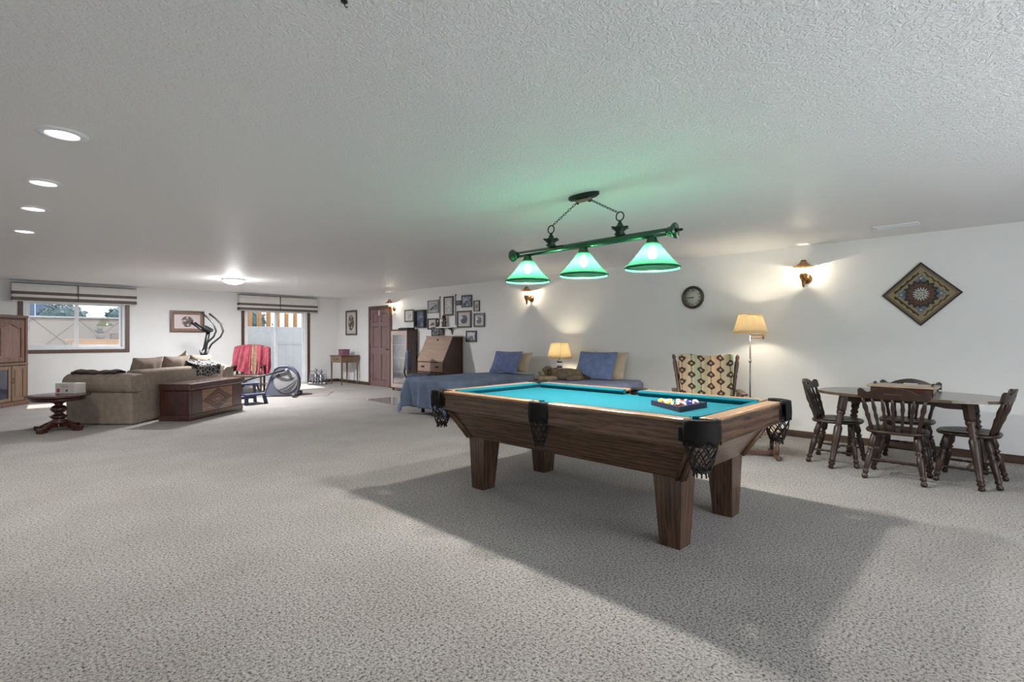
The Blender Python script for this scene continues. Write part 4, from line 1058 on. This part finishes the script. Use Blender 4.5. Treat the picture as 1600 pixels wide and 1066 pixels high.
# ------------------------------------------------------------------ slant-front desk, chair, curio cabinet
def desk():
    t = thing('secretary_desk', 'slant-front wooden secretary desk against the wall below the pictures', 'desk', (7.285, 9.07, 0), -90)
    w2 = .47; d = .53; side = [(0, 0), (-d, 0), (-d, .78), (-.27, 1.295), (0, 1.295)]
    Mx = RZ(90) @ RX(90)     # section (depth, height) swept along local x
    for s in (-1, 1): MB().prism(side, -.012, .012, T(s*(w2-.012), 0, 0) @ Mx).build('side_panel', M['walnut'], t)
    MB().box2((-w2+.024, -.012, .02), (w2-.024, 0, 1.29)).build('back_panel', M['walnut'], t)
    MB().box2((-w2-.012, -.29, 1.296), (w2+.012, .0, 1.32), .005).build('top', M['tan'], t)
    sl = MB(); n = Vector((0, -.515, .26)).normalized()*.0; L = math.hypot(.26, .515)
    lid = MB().box((0, -.40, 1.037), (2*w2-.03, .022, L*.985), .004, RX(-math.degrees(math.atan2(.26, .515)))).build('slant_lid', M['tan'], t)
    MB().lathe([(0, 0), (.025, 0), (.022, .008), (0, .01)], 14, T(0, -.318, 1.23) @ RX(63)).build('lock_plate', M['walnut'], lid)
    MB().box2((-w2+.024, -d, .76), (w2-.024, -.02, .785)).build('writing_shelf', M['tan'], t)
    z = .12
    for k in range(3):
        dr = MB().box2((-w2+.03, -d-.006, z), (w2-.03, -d+.014, z+.2), .004).build('drawer', M['tan'] if k == 2 else M['oakd'], t)
        for s in (-1, 1): MB().tube([(s*.25-.05, -d-.006, z+.11), (s*.25-.04, -d-.03, z+.1), (s*.25+.04, -d-.03, z+.1), (s*.25+.05, -d-.006, z+.11)], .007, 6).box((s*.25, -d-.008, z+.11), (.11, .005, .035), .002).build('drawer_pull', M['walnut'], dr)
        z += .212
    MB().box2((-w2, -d, 0), (w2, -.02, .11)).build('plinth', M['walnut'], t)
desk()
def office_chair():
    t = thing('office_chair', 'blue-grey upholstered office chair pulled up to the secretary desk', 'chair', (6.40, 8.97, 0), 44)
    ble = pm('slate blue upholstery', srgb(84, 92, 116), .85, bump=.2, bscale=150)
    for k in range(5):
        a = 2*pi*k/5; x, y = math.cos(a), math.sin(a)
        MB().tube([(0, 0, .10), (.15*x, .15*y, .10), (.29*x, .29*y, .075)], [.03, .025, .016], 8).build('base_spoke', M['black'], t)
        MB().cyl((.29*x-.012*y, .29*y+.012*x, .032), (.29*x+.012*y, .29*y-.012*x, .032), .028, 12).cyl((.29*x, .29*y, .05), (.29*x, .29*y, .08), .008, 8).build('caster', M['black'], t)
    MB().cyl((0, 0, .09), (0, 0, .43), .025, 14).build('gas_column', M['steel'], t)
    MB().box((0, 0, .48), (.48, .46, .09), .04, None, 3, True).build('seat', ble, t)
    MB().tube([(0, .1, .42), (0, .27, .43), (0, .31, .55), (0, .285, .80)], .02, 8).build('back_bracket', M['black'], t)
    def bk(side):
        def fn(u, v):
            x = (u*2-1); z = (v*2-1); t_ = (max(0, 1-x**4)*max(0, 1-z**4))**.5
            w = .21*(1-.12*(z > 0)*z*z-.08*(z < 0)*z*z)
            return (x*w, .25+side*.04*t_-.05*(x*x), .80+z*.215)
        return fn
    MB().grid(bk(1), 14, 14).build('backrest_shell', M['greypl'], t); MB().grid(bk(-1), 14, 14).build('backrest', ble, t)
office_chair()
cm = thing('chair_mat', 'clear glossy plastic chair mat on the carpet before the desk', 'chair mat', (6.05, 8.95, 0))
MB().box((0, 0, .004), (1.15, 1.3, .008), .003).build('sheet', pm('clear plastic mat', srgb(128, 122, 124), .07, spec=.8), cm)
def curio():
    t = thing('curio_cabinet', 'tall glass-door cabinet with dark sides next to the brown door', 'cabinet', (7.285, 10.61, 0), -90)
    w2, d, h = .33, .29, 1.45; pale = wood('pale door frame', srgb(172, 152, 144), srgb(206, 190, 182), 'Z', 1.2)
    for s in (-1, 1): MB().box2((s*w2, -d, .06), (s*(w2-.022), 0, h)).build('side', M['cherryZ'], t)
    MB().box2((-w2-.012, -d-.012, h), (w2+.012, 0, h+.03), .005).build('top', M['walnut'], t); MB().box2((-w2, -d, .05), (w2, 0, .08)).build('bottom', M['walnut'], t)
    MB().box2((-w2+.022, -.012, .08), (w2-.022, 0, h)).build('back', pm('pale cabinet back', srgb(150, 156, 176), .6), t)
    for z in (.45, .78, 1.1): MB().box2((-w2+.023, -d+.03, z), (w2-.023, -.013, z+.014)).build('shelf', M['white'], t)
    f = MB(); y0, y1 = -d-.022, -d-.001
    for s in (-1, 1): f.box2((s*w2, y0, .08), (s*(w2-.075), y1, h-.003), .003)
    f.box2((-w2+.075, y0, .08), (w2-.075, y1, .17)); f.box2((-w2+.075, y0, h-.1), (w2-.075, y1, h-.003))
    dr = f.build('door', pale, t)
    MB().box2((-w2+.075, -d-.012, .17), (w2-.075, -d-.008, h-.1)).build('pane', glass_mat('cabinet glass', (.9, .92, .97), .4, .12), dr); MB().ball((w2-.04, y0-.01, .75), .013, 10, 6).build('knob', M['black'], dr)
    for sx in (-1, 1):
        for sy in (-.03, -d+.03): MB().lathe([(.018, 0), (.026, .02), (.022, .05)], 12, T(sx*(w2-.03), sy, 0)).build('foot', M['black'], t)
    b = thing('lying_picture', 'dark thin frame lying on top of the glass-door cabinet', 'picture', (7.13, 10.47, 1.4805), -90)
    for s in (-1, 1): MB().box((s*.14, 0, .02), (.02, .2, .04), .004).build('frame_bar', M['black'], b); MB().box((0, s*.1, .02), (.3, .02, .04), .004).build('frame_bar', M['black'], b)
    MB().box((0, 0, .012), (.26, .18, .01)).build('print', M['paper'], b)
    k = thing('ornament_bowl', 'small dark bowl on top of the glass-door cabinet', 'bowl', (7.13, 10.78, 1.4805), 0)
    MB().lathe([(0, .002), (.03, 0), (.06, .025), (.065, .03), (.05, .024), (0, .01)], 18).build('bowl_body', M['cherryZ'], k)
curio()
# ------------------------------------------------------------------ corner table, box, metal rack
def corner_table():
    t = thing('side_table', 'small wooden side table on slim legs in the far corner', 'table', (6.98, 13.28, 0), -90)
    w2, d2 = .31, .25; wd = M['oak']
    MB().box((0, 0, .79), (2*w2+.05, 2*d2+.05, .022), .006).build('top', M['oakd'], t)
    for sx in (-1, 1):
        MB().box((sx*(w2-.012), 0, .69), (.02, 2*d2-.05, .17), .002).build('apron', wd, t)
        for sy in (-1, 1):
            x, y = sx*(w2-.02), sy*(d2-.02)
            MB().hexa([(x-.012, y-.012, 0), (x+.012, y-.012, 0), (x+.012, y+.012, 0), (x-.012, y+.012, 0)], [(x-.022, y-.022, .778), (x+.022, y-.022, .778), (x+.022, y+.022, .778), (x-.022, y+.022, .778)]).build('leg', wd, t)
    MB().box((0, d2-.012, .69), (2*w2-.05, .02, .17), .002).build('apron', wd, t)
    dr = MB().prism([(-w2+.04, .775), (w2-.04, .775), (w2-.04, .63), (w2-.08, .605), (-w2+.08, .605), (-w2+.04, .63)], -.0, .02, T(0, -d2+.02, 0) @ RX(90)).build('drawer', wd, t)
    for s in (-1, 1): MB().ball((s*.1, -d2-.012, .70), .013, 10, 6).build('knob', M['black'], dr)
    b = thing('gift_box', 'purple square box on the small corner side table', 'box', (6.97, 13.28, .802), -90)
    MB().box((0, 0, .07), (.22, .22, .14), .004).build('box_body', pm('mauve card', srgb(132, 92, 112), .6, var=.15, vscale=25), b); MB().box((0, 0, .15), (.23, .23, .03), .004).build('lid', pm('plum card', srgb(116, 74, 92), .6), b)
corner_table()
def metal_rack():
    t = thing('metal_sculpture', 'silver metal openwork sculpture of two seated figures by the patio door', 'sculpture', (6.42, 13.72, 0), -38)
    sv = pm('aged silver metal', srgb(150, 150, 156), .35, .8, var=.25, vscale=30)
    MB().box((0, 0, .03), (.46, .22, .06), .015, None, 2).build('base', sv, t)
    f = MB(); f.tube([(-.23, 0, .05), (-.21, .06, .36), (.21, .06, .38), (.24, 0, .05)], .012, 8).tube([(-.2, .06, .2), (.2, .06, .21)], .009, 6).build('frame', sv, t)
    sc = MB()
    for cx, cz, r0, s in ((-.16, .14, .06, 1), (.17, .14, .06, -1), (-.06, .11, .05, -1), (.06, .11, .05, 1), (-.17, .25, .04, -1), (.17, .26, .04, 1)):
        sc.tube([(cx+s*r0*(1-i/26)*math.cos(i*.5), -.03, cz+r0*(1-i/26)*math.sin(i*.5)) for i in range(22)], .009, 6)
    sc.build('scrollwork', sv, t)
    for i, x in enumerate((-.055, .085)):
        h = .33 if i == 0 else .30
        m = MB(); m.turned((x, 0, .06), (x, .02, h), [(.075, 0), (.07, .25), (.05, .5), (.06, .75), (.03, .95), (.015, 1)], 14); m.ball((x, .02, h+.055), (.042, .042, .055), 14, 10)
        m.tube([(x-.05, 0, h-.05), (x-.1, -.05, h-.13), (x-.02, -.1, h-.15)], .016, 8).tube([(x+.05, 0, h-.05), (x+.09, -.05, h-.13), (x+.02, -.1, h-.15)], .016, 8); m.tube([(x-.03, -.04, .15), (x-.04, -.14, .15), (x-.04, -.15, .06)], .022, 8).tube([(x+.03, -.04, .15), (x+.04, -.14, .15), (x+.04, -.15, .06)], .022, 8)
        m.build('seated_figure', sv, t)
metal_rack()
# ------------------------------------------------------------------ elliptical trainer
def elliptical():
    t = thing('elliptical_trainer', 'grey elliptical trainer with round flywheel housing and curved black handlebars', 'elliptical', (4.58, 11.48, 0), -34.5)
    # local +x to the rear (flywheel), mast at x = -1.62
    body = [(-.36, .03), (-.33, .12), (-.22, .42), (-.14, .60), (-.05, .655), (.10, .66), (.2, .62), (.3, .51), (.345, .36), (.345, .22), (.31, .09), (.28, .03)]
    MB().prism(body, -.085, .085, RX(90)).build('flywheel_housing', M['greypl'], t)
    sm = [(x*1.0, z) for x, z in body]
    MB().tube([(x, -.085, z) for x, z in body], .016, 6).tube([(x, .085, z) for x, z in body], .016, 6).build('housing_edge', M['greypl'], t)
    c = (.09, .33); rc = .25
    dsk = MB().lathe([(0, .086), (rc, .086), (rc, .1), (rc-.02, .106), (0, .106)], 40, T(c[0], 0, c[1]) @ RX(90)).build('side_disc', M['greyl'], t)
    def swoosh(pts): MB().prism([(c[0]+x, c[1]+z) for x, z in pts], .1065, .109, RX(90)).build('swoosh', M['greyd'], dsk)
    swoosh([(-.21, .10), (-.15, .19), (-.09, .10), (.02, .06), (.12, .07), (.22, .10), (.12, .02), (.02, -.0), (-.1, .02)])
    swoosh([(.235, .06), (.12, -.04), (0, -.12), (-.16, -.185), (-.12, -.21), (.02, -.15), (.14, -.06)])
    swoosh([(.235, .03), (.14, -.08), (.04, -.16), (-.09, -.215), (.03, -.24), (.1, -.2), (.18, -.1)])
    MB().cyl((.30, -.3, .05), (.30, .3, .05), .03, 12).build('rear_stabilizer', M['greyd'], t)
    for s in (-1, 1): MB().cyl((.30, s*.3, .05), (.30, s*.36, .05), .045, 14).build('stabilizer_cap', M['greyd'], t)
    MB().box((-.85, 0, .07), (1.7, .07, .06), .015).build('frame_beam', M['greyd'], t)
    MB().cyl((-1.62, -.27, .04), (-1.62, .27, .04), .035, 12).build('front_stabilizer', M['greyd'], t)
    MB().tube([(-1.58, 0, .08), (-1.60, 0, .8), (-1.53, 0, 1.15), (-1.48, 0, 1.42)], [.05, .045, .04, .04], 12).build('mast', M['black'], t)
    MB().box((-1.50, 0, 1.47), (.08, .2, .2), .03, RY(-60), 2).build('console', M['black'], t)
    for s in (-1, 1):
        # pivoting handle
        MB().ball((-1.56, s*.13, 1.0), (.05, .045, .07), 14, 10).build('pivot_cover', M['greyl'], t)
        MB().tube([(-1.56, s*.15, .35), (-1.57, s*.15, .95), (-1.48, s*.17, 1.14), (-1.31, s*.2, 1.30), (-1.26, s*.21, 1.42), (-1.31, s*.22, 1.58), (-1.42, s*.22, 1.70), (-1.54, s*.21, 1.80)], .019, 8).build('arm_handle', M['black'], t)
        MB().tube([(-1.57, s*.15, .36), (-.9, s*.14, .30), (-.55, s*.14, .42), (.12, s*.14, .58)], [.022, .022, .022, .018], 8).build('pedal_bar', M['black'], t)
        MB().box((-.95, s*.14, .335), (.36, .13, .03), .012, RY(6), 2).build('pedal', M['black'], t)
        MB().cyl((.12, s*.115, .58), (.12, s*.19, .58), .032, 14).build('crank_cap', M['greyl'], t)
    MB().tube([(-1.50, -.03, 1.40), (-1.62, -.06, 1.47), (-1.78, -.10, 1.60)], .024, 10).build('grip_bar', M['black'], t)
    MB().tube([(-1.50, .03, 1.40), (-1.62, .06, 1.47), (-1.78, .10, 1.60)], .024, 10).build('grip_bar', M['black'], t)
elliptical()
m_ = thing('door_mat', 'flat grey mat on the carpet beside the flywheel housing', 'mat', (5.25, 11.45, 0), -34)
MB().box((0, 0, .004), (.75, 1.0, .008), .003).build('mat_sheet', pm('grey mat', srgb(142, 134, 130), .9, bump=.3, bscale=200), m_)
# ------------------------------------------------------------------ wooden armchair with red blanket, step stool
def rocker():
    t = thing('wooden_armchair', 'brown wooden armchair near the patio door under a red blanket', 'chair', (4.28, 12.65, 0), -28)
    wd = M['walnut']; w2 = .29
    for s in (-1, 1):
        MB().tube([(s*w2, .26, 0), (s*w2, .26, .42), (s*(w2+.01), .34, .8), (s*(w2+.02), .40, 1.06)], [.022, .025, .024, .02], 8).build('back_post', wd, t)
        MB().turned((s*w2, -.26, 0), (s*w2, -.26, .62), [(.018, 0), (.025, .3), (.018, .5), (.026, .68), (.02, 1)], 10).build('front_leg', wd, t)
        MB().box((s*(w2+.01), 0, .635), (.07, .62, .03), .01).build('armrest', wd, t); MB().box((s*w2, 0, .2), (.025, .5, .03), .005).build('stretcher', wd, t)
    MB().box((0, 0, .41), (.58, .56, .05), .015, None, 2).build('seat', wd, t); MB().box((0, .405, 1.02), (.62, .03, .12), .01).build('crest_rail', wd, t)
    for k in range(5): MB().tube([(-.2+k*.1, .26, .43), (-.2+k*.1, .39, .98)], .011, 6).build('spindle', wd, t)
    b = thing('red_blanket', 'rose red blanket with a brown striped fold over the wooden armchair', 'blanket', (4.28, 12.65, 0), -28)
    def sheet(x0, x1, ph, z1, amp=.02):
        def fn(u, v):
            x = x0+(x1-x0)*u; s = v; wv = amp*math.sin(u*11+ph)+amp*.5*math.sin(u*23+v*4+ph)
            crown = .07*(1-(x/.4)**2)-.05
            if s < .7: q = s/.7; z = 1.10+crown*(1-q)-.54*q*z1+.05*q*math.sin(u*5+ph); y = .365-.16*q+wv*(1+1.5*q)-.04-.05*math.sin(q*pi)
            else: q = (s-.7)/.3; z = 1.10-.54*z1+.05*math.sin(u*5+ph)-.10*q; y = .205+wv*2.5-.04-.05*q
            return (x*(1+.10*math.sin(s*2)), y, z)
        def fb(u, v):
            x = x0+(x1-x0)*u; wv = amp*math.sin(u*11+ph)+amp*.5*math.sin(u*23+ph)
            crown = .07*(1-(x/.4)**2)-.05
            return (x, .365-.04+wv*(1-v)+.14*min(1, v*3), 1.10+crown*(1-v)-.45*v*v)
        return MB().grid(fn, 30, 22).grid(fb, 30, 10)
    M['rose'] = pm('rose red fleece', srgb(152, 76, 87), .95, spec=.05, bump=.4, bscale=60, var=.2, vscale=9)
    solidify(sheet(-.35, .02, 0, .98, .034).build('cloth', M['rose'], b), .012); solidify(sheet(.10, .40, 2, 1.05, .034).build('cloth', M['rose'], b), .012)
    st = sheet(.0, .12, 1, .98, .008).build('striped_fold', pm('brown striped fold', srgb(140, 112, 92), .95, var=.4, vscale=16), b); solidify(st, .03)
rocker()
def stool():
    t = thing('step_stool', 'navy blue plastic two-step stool beside the cedar chest', 'step stool', (3.62, 10.62, 0), 8)
    bp = M['blueplastic']
    MB().box((0, .10, .375), (.36, .2, .035), .012, None, 2).build('upper_step', bp, t); MB().box((0, -.13, .185), (.38, .22, .035), .012, None, 2).build('lower_step', bp, t)
    for s in (-1, 1):
        MB().hexa([(s*.2-.025, .18, 0), (s*.2+.025, .18, 0), (s*.2+.025, .23, 0), (s*.2-.025, .23, 0)], [(s*.15-.02, .12, .36), (s*.15+.02, .12, .36), (s*.15+.02, .17, .36), (s*.15-.02, .17, .36)]).build('rear_leg', bp, t)
        MB().hexa([(s*.19-.025, -.27, 0), (s*.19+.025, -.27, 0), (s*.19+.025, -.21, 0), (s*.19-.025, -.21, 0)], [(s*.17-.025, -.22, .17), (s*.17+.025, -.22, .17), (s*.17+.025, -.16, .17), (s*.17-.025, -.16, .17)]).build('front_leg', bp, t)
        MB().hexa([(s*.17-.015, -.06, .19), (s*.17+.015, -.06, .19), (s*.17+.015, -.03, .19), (s*.17-.015, -.03, .19)], [(s*.155-.015, .03, .36), (s*.155+.015, .03, .36), (s*.155+.015, .06, .36), (s*.155-.015, .06, .36)]).build('riser', bp, t)
    MB().box((0, .19, .1), (.36, .02, .05), .005).build('crossbar', bp, t)
stool()
# ------------------------------------------------------------------ cedar chest
def chest():
    t = thing('cedar_chest', 'glossy dark cherry cedar chest with diamond veneer behind the sofa', 'chest', (2.565, 9.645, 0), 41.3)
    w2, d2 = .71, .25
    MB().box((0, 0, .045), (2*w2, 2*d2, .09), .008).build('plinth', M['cherry'], t)
    MB().box((0, 0, .275), (2*w2-.03, 2*d2-.03, .37), .006).build('body', M['cherryZ'], t)
    MB().box((0, 0, .515), (2*w2, 2*d2, .11), .028, None, 3).build('lid', M['cherry'], t)
    y = -d2+.014
    pn = MB().box((0, y, .275), (.80, .008, .36), .002).build('front_panel', M['veneer'], t)
    for s in (-1, 1): MB().box((s*.53, y, .275), (.22, .006, .35), .002).build('end_veneer', M['cherryZ'], t)
    for k, (a, b) in enumerate(((.395, .176), (.26, .116), (.13, .058))):
        i = .72
        for q in range(4):
            P = [(a, 0), (0, b), (-a, 0), (0, -b)]; Q = [(x*i, z*i) for x, z in P]
            MB().prism([P[q], P[(q+1) % 4], Q[(q+1) % 4], Q[q]], .0045, .0075, T(0, y, .275) @ RX(90)).build('inlay_strip', M['veneer2'] if k % 2 == 0 else M['cherry'], pn)
    for sx in (-1, 1): MB().box((sx*(w2-.1), 0, .008), (.1, .4, .016)).build('foot', M['cherryZ'], t)
chest()
# ------------------------------------------------------------------ sofa and what lies on it
def sofa():
    L, D = 2.48, 1.02
    ex, ey = (.751, .660), (-.660, .751)
    cx = 1.506+ex[0]*L/2+ey[0]*D/2; cy = 9.196+ex[1]*L/2+ey[1]*D/2
    rz = 180+41.3
    t = thing('sofa', 'long taupe chenille sofa seen from behind with rolled arms', 'sofa', (cx, cy, 0), rz)
    # local: front = -y, near end = +x
    sm = M['sofa']
    MB().box((0, 0, .22), (L-.1, D-.04, .42), .03, None, 2).build('base', sm, t)
    def back(u, v): pass
    MB().box((0, D/2-.13, .40), (L-.36, .24, .78), .05, None, 3, True).build('backrest', sm, t)
    for s in (-1, 1):
        x = s*(L/2-.13)
        a = MB().box((x, 0, .24), (.24, D-.01, .47), .03, None, 2).build('arm', sm, t)
        r = MB(); n = 10
        def roll(u, v, x=x):
            ang = 2*pi*v; px = .17; pz = .145
            rx = math.copysign(abs(math.cos(ang))**.75, math.cos(ang))*px; rz_ = math.copysign(abs(math.sin(ang))**.75, math.sin(ang))*pz
            y = -D/2-.02+(D+.03)*u; e = min(u, 1-u); k = 1 if e > .06 else (.86+.14*math.sin(e/.06*pi/2))
            return (x+rx*k+.006*math.sin(u*14), y, .60+rz_*k+.012*math.sin(u*pi)*(rz_ > 0)+.004*math.sin(u*40))
        r.grid(roll, 30, 24); r.add([roll(0, j/24) for j in range(24)], [list(range(24))]).add([roll(1, j/24) for j in range(24)], [list(range(24))])
        r.build('arm_roll', sm, a)
    sw = (L-.56)/3
    for k in range(3):
        x = -L/2+.28+sw*(k+.5)
        MB().box((x, -.12, .475), (sw-.01, .74, .13), .045, None, 3, True).build('seat_cushion', sm, t)
        subsurf(cushion(sw, .50, .24, T(x, .25-.0, .73) @ RX(78)).build('back_cushion', M['sofad'], t), 1)
    return t, cx, cy, rz
sf, SX, SY, SR = sofa()
def on_sofa(x, y):
    c, s = math.cos(R(SR)), math.sin(R(SR)); return (SX+c*x-s*y, SY+s*x+c*y)
def sofa_things():
    x, y = on_sofa(-.35, .19); t = thing('throw_pillow', 'pale beige throw pillow propped at the middle of the sofa back', 'cushion', (x, y, .545), SR)
    subsurf(cushion(.46, .44, .17, T(0, -.10, .24) @ RX(62) @ RZ(40)).build('pillow_cover', pm('beige pillow', srgb(176, 164, 148), .95, bump=.2, bscale=120, var=.06), t), 1)
    x, y = on_sofa(-.95, .08); t = thing('throw_pillow', 'taupe pillow corner showing behind the patterned throw', 'cushion', (x, y, .545), SR)
    subsurf(cushion(.46, .44, .16, T(0, -.05, .2) @ RX(66)).build('pillow_cover', M['sofad'], t), 1)
    x, y = on_sofa(-.48, .40)
    t = thing('patterned_throw', 'black and white leaf-patterned throw over the sofa back', 'throw blanket', (x, y, 0), SR)
    m, nt, b = newmat('black white leaf weave'); N = nt.nodes; tc = N.new('ShaderNodeTexCoord')
    v = N.new('ShaderNodeTexVoronoi'); v.feature = 'DISTANCE_TO_EDGE'; v.inputs['Scale'].default_value = 13; nt.links.new(tc.outputs['Object'], v.inputs['Vector'])
    f = Ex(nt, v.outputs['Distance']); nt.links.new(layers(nt, srgb(170, 168, 164), [(f.gt(.06), srgb(38, 38, 42))]), b.inputs['Base Color']); b.inputs['Roughness'].default_value = .95
    def fn(u, w):
        x = (u-.5)*.62*(1+.1*math.sin(w*3)); d = -.33+.62*w
        wv = .012*math.sin(u*13+w*3)+.008*math.sin(u*29)
        if d < 0: return (x, d+.02, .82+wv*.8+.10*math.exp(-((d+.2)/.15)**2))
        if d < .10: return (x, d+.02+.012, .82+wv*.8-d*d*2)
        return (x, .132+wv*.6+.012, .80-(d-.10)+.02*math.sin(u*9))
    solidify(MB().grid(fn, 36, 26).build('cloth', m, t), .012)
    x, y = on_sofa(1.15, -.1); t = thing('folded_throw', 'dark brown throw folded along the near sofa arm', 'throw blanket', (x, y, .735), SR)
    def ft(u, w):
        yy = (u-.5)*.66; xx = (w-.5)*.22; return (xx-.04, yy, .03+.02*math.sin(u*22)*.3+.014*math.cos(w*pi*2)*-1+.008*math.sin(u*9))
    solidify(MB().grid(ft, 24, 10).build('cloth', pm('dark brown knit', srgb(62, 46, 42), .95, bump=.4, bscale=90), t), .035)
sofa_things()
# ------------------------------------------------------------------ round pedestal table, tissue box
def pedestal():
    t = thing('pedestal_table', 'round cherry pedestal table with turned column beside the sofa', 'table', (.73, 9.42, 0), 20)
    MB().lathe([(0, .462), (.32, .462), (.345, .468), (.352, .48), (.345, .492), (.32, .496), (0, .497)], 48).build('tabletop', M['cherry'], t)
    MB().lathe([(.27, .415), (.295, .415), (.295, .461), (.27, .461), (.27, .415)], 40, cap=False).build('apron_ring', M['cherryZ'], t)
    MB().lathe([(.05, .09), (.10, .10), (.11, .13), (.06, .155), (.09, .18), (.10, .20), (.06, .22), (.045, .24), (.08, .27), (.095, .30), (.07, .335), (.04, .35), (.05, .37), (.09, .39), (.11, .42), (.07, .44), (.12, .461)], 24).build('column', M['cherryZ'], t)
    for k in range(4):
        sec = [(.05, .05), (.06, .13), (.14, .11), (.24, .06), (.30, .065), (.315, .04), (.30, .0), (.22, .0), (.20, .03), (.12, .06)]
        MB().prism(sec, -.035, .035, RZ(90*k+25) @ RX(90)).build('foot', M['cherryZ'], t)
    b = thing('tissue_box', 'white printed tissue box on the round pedestal table', 'box', (.86, 9.48, .4975), -52)
    MB().box((0, 0, .072), (.30, .17, .144), .004).build('carton', pm('white carton', srgb(206, 200, 194), .6), b)
    MB().box((0, 0, .145), (.14, .05, .003)).build('slot', M['greyd'], b)
    for x, c, s in ((-.1, srgb(170, 70, 60), .045), (.03, srgb(70, 80, 130), .03)): MB().box((x, -.0855, .045), (s, .002, s*1.1)).build('printed_mark', pm('print ink', c, .6), b)
    for k in range(3): MB().box((0, -.0855, .09+k*.014), (.12-.02*k, .0015, .005)).build('printed_mark', pm('grey ink', srgb(150, 146, 146), .6), b)
pedestal()
# ------------------------------------------------------------------ entertainment cabinet
def tv_cabinet():
    w_, d, h = 1.5, .55, 1.70; rz = 53.1
    c, s = math.cos(R(rz)), math.sin(R(rz)); fx, fy = .61, 13.69
    # front right corner is local (+w/2, -d/2)
    cx = fx-(c*w_/2+s*d/2); cy = fy-(s*w_/2-c*d/2)
    t = thing('entertainment_center', 'large oak entertainment cabinet with arched door at the left edge', 'cabinet', (cx, cy, 0), rz)
    wd = M['oakd']; w2 = w_/2; y = -d/2
    MB().box2((-w2+.02, y+.022, .08), (w2-.02, d/2, h-.05)).build('carcass', M['walnut'], t)
    MB().box2((-w2, y-.03, 0), (w2, d/2, .075), .008).build('plinth', wd, t)
    MB().box2((-w2, y-.02, h-.05), (w2, d/2, h), .012, 2).build('cornice', wd, t)
    MB().box2((-w2, y-.012, .76), (w2, d/2-.001, .80), .006).build('waist_rail', wd, t)
    for sx in (-1, 1): MB().box2((sx*w2, y, .076), (sx*(w2-.055), y+.03, h-.051)).build('stile', wd, t)
    # cathedral doors above
    for k, (a, b) in enumerate(((-.66, -.02), (.02, .66))):
        m = MB(); f = .075
        m.box2((a, y-.004, .83), (a+f, y+.02, 1.61)); m.box2((b-f, y-.004, .83), (b, y+.02, 1.61)); m.box2((a+f, y-.004, .83), (b-f, y+.02, .83+f))
        mid = (a+b)/2; hw = (b-f-a-f)/2
        top = [(a+f, 1.61), (b-f, 1.61)]+[(mid+hw*(1-2*i/14), 1.46+.07*(.5+.5*math.cos(pi*max(-1, min(1, (1-2*i/14)*1.25))))) for i in range(15)]
        m.prism(top, -y-.02, -y+.004, RX(90))
        dr = m.build('door', wd, t)
        MB().box2((a+f+.03, y+.004, .83+f+.03), (b-f-.03, y+.014, 1.45)).box2((a+f, y+.012, .83+f), (b-f, y+.019, 1.54)).build('door_panel', wood('raised oak', srgb(96, 70, 62), srgb(142, 110, 98), 'Z', 1.3), dr)
    # lower doors: glass in the middle, wood at the ends
    for a, b, glass in ((-.69, -.36, False), (-.34, -.01, True), (.01, .34, True), (.36, .69, False)):
        m = MB(); f = .06; z0, z1 = .09, .745
        m.box2((a, y-.004, z0), (a+f, y+.02, z1)); m.box2((b-f, y-.004, z0), (b, y+.02, z1)); m.box2((a+f, y-.004, z0), (b-f, y+.02, z0+f)); m.box2((a+f, y-.004, z1-f), (b-f, y+.02, z1))
        dr = m.build('door', M['oak'], t)
        if glass: MB().box2((a+f, y+.006, z0+f), (b-f, y+.012, z1-f)).build('pane', pm('dark cabinet glass', srgb(46, 50, 62), .06, spec=.9), dr)
        else:
            MB().box2((a+f, y+.008, z0+f), (b-f, y+.019, z1-f)).box2((a+f+.025, y+.0, z0+f+.025), (b-f-.025, y+.008, z1-f-.025)).build('door_panel', M['oak'], dr)
        MB().tube([((a+.025), y-.005, .52), ((a+.025), y-.025, .50), ((a+.025), y-.025, .44), ((a+.025), y-.005, .42)], .006, 6).build('handle', M['brass'], dr)
    o = thing('ornament', 'dark rounded ornament on top of the oak entertainment cabinet', 'ornament', (cx+c*.26, cy+s*.26, h+.0005), rz)
    MB().lathe([(.08, 0), (.1, .02), (.09, .05), (.05, .1), (0, .12)], 20).build('ornament_body', M['black'], o)
tv_cabinet()
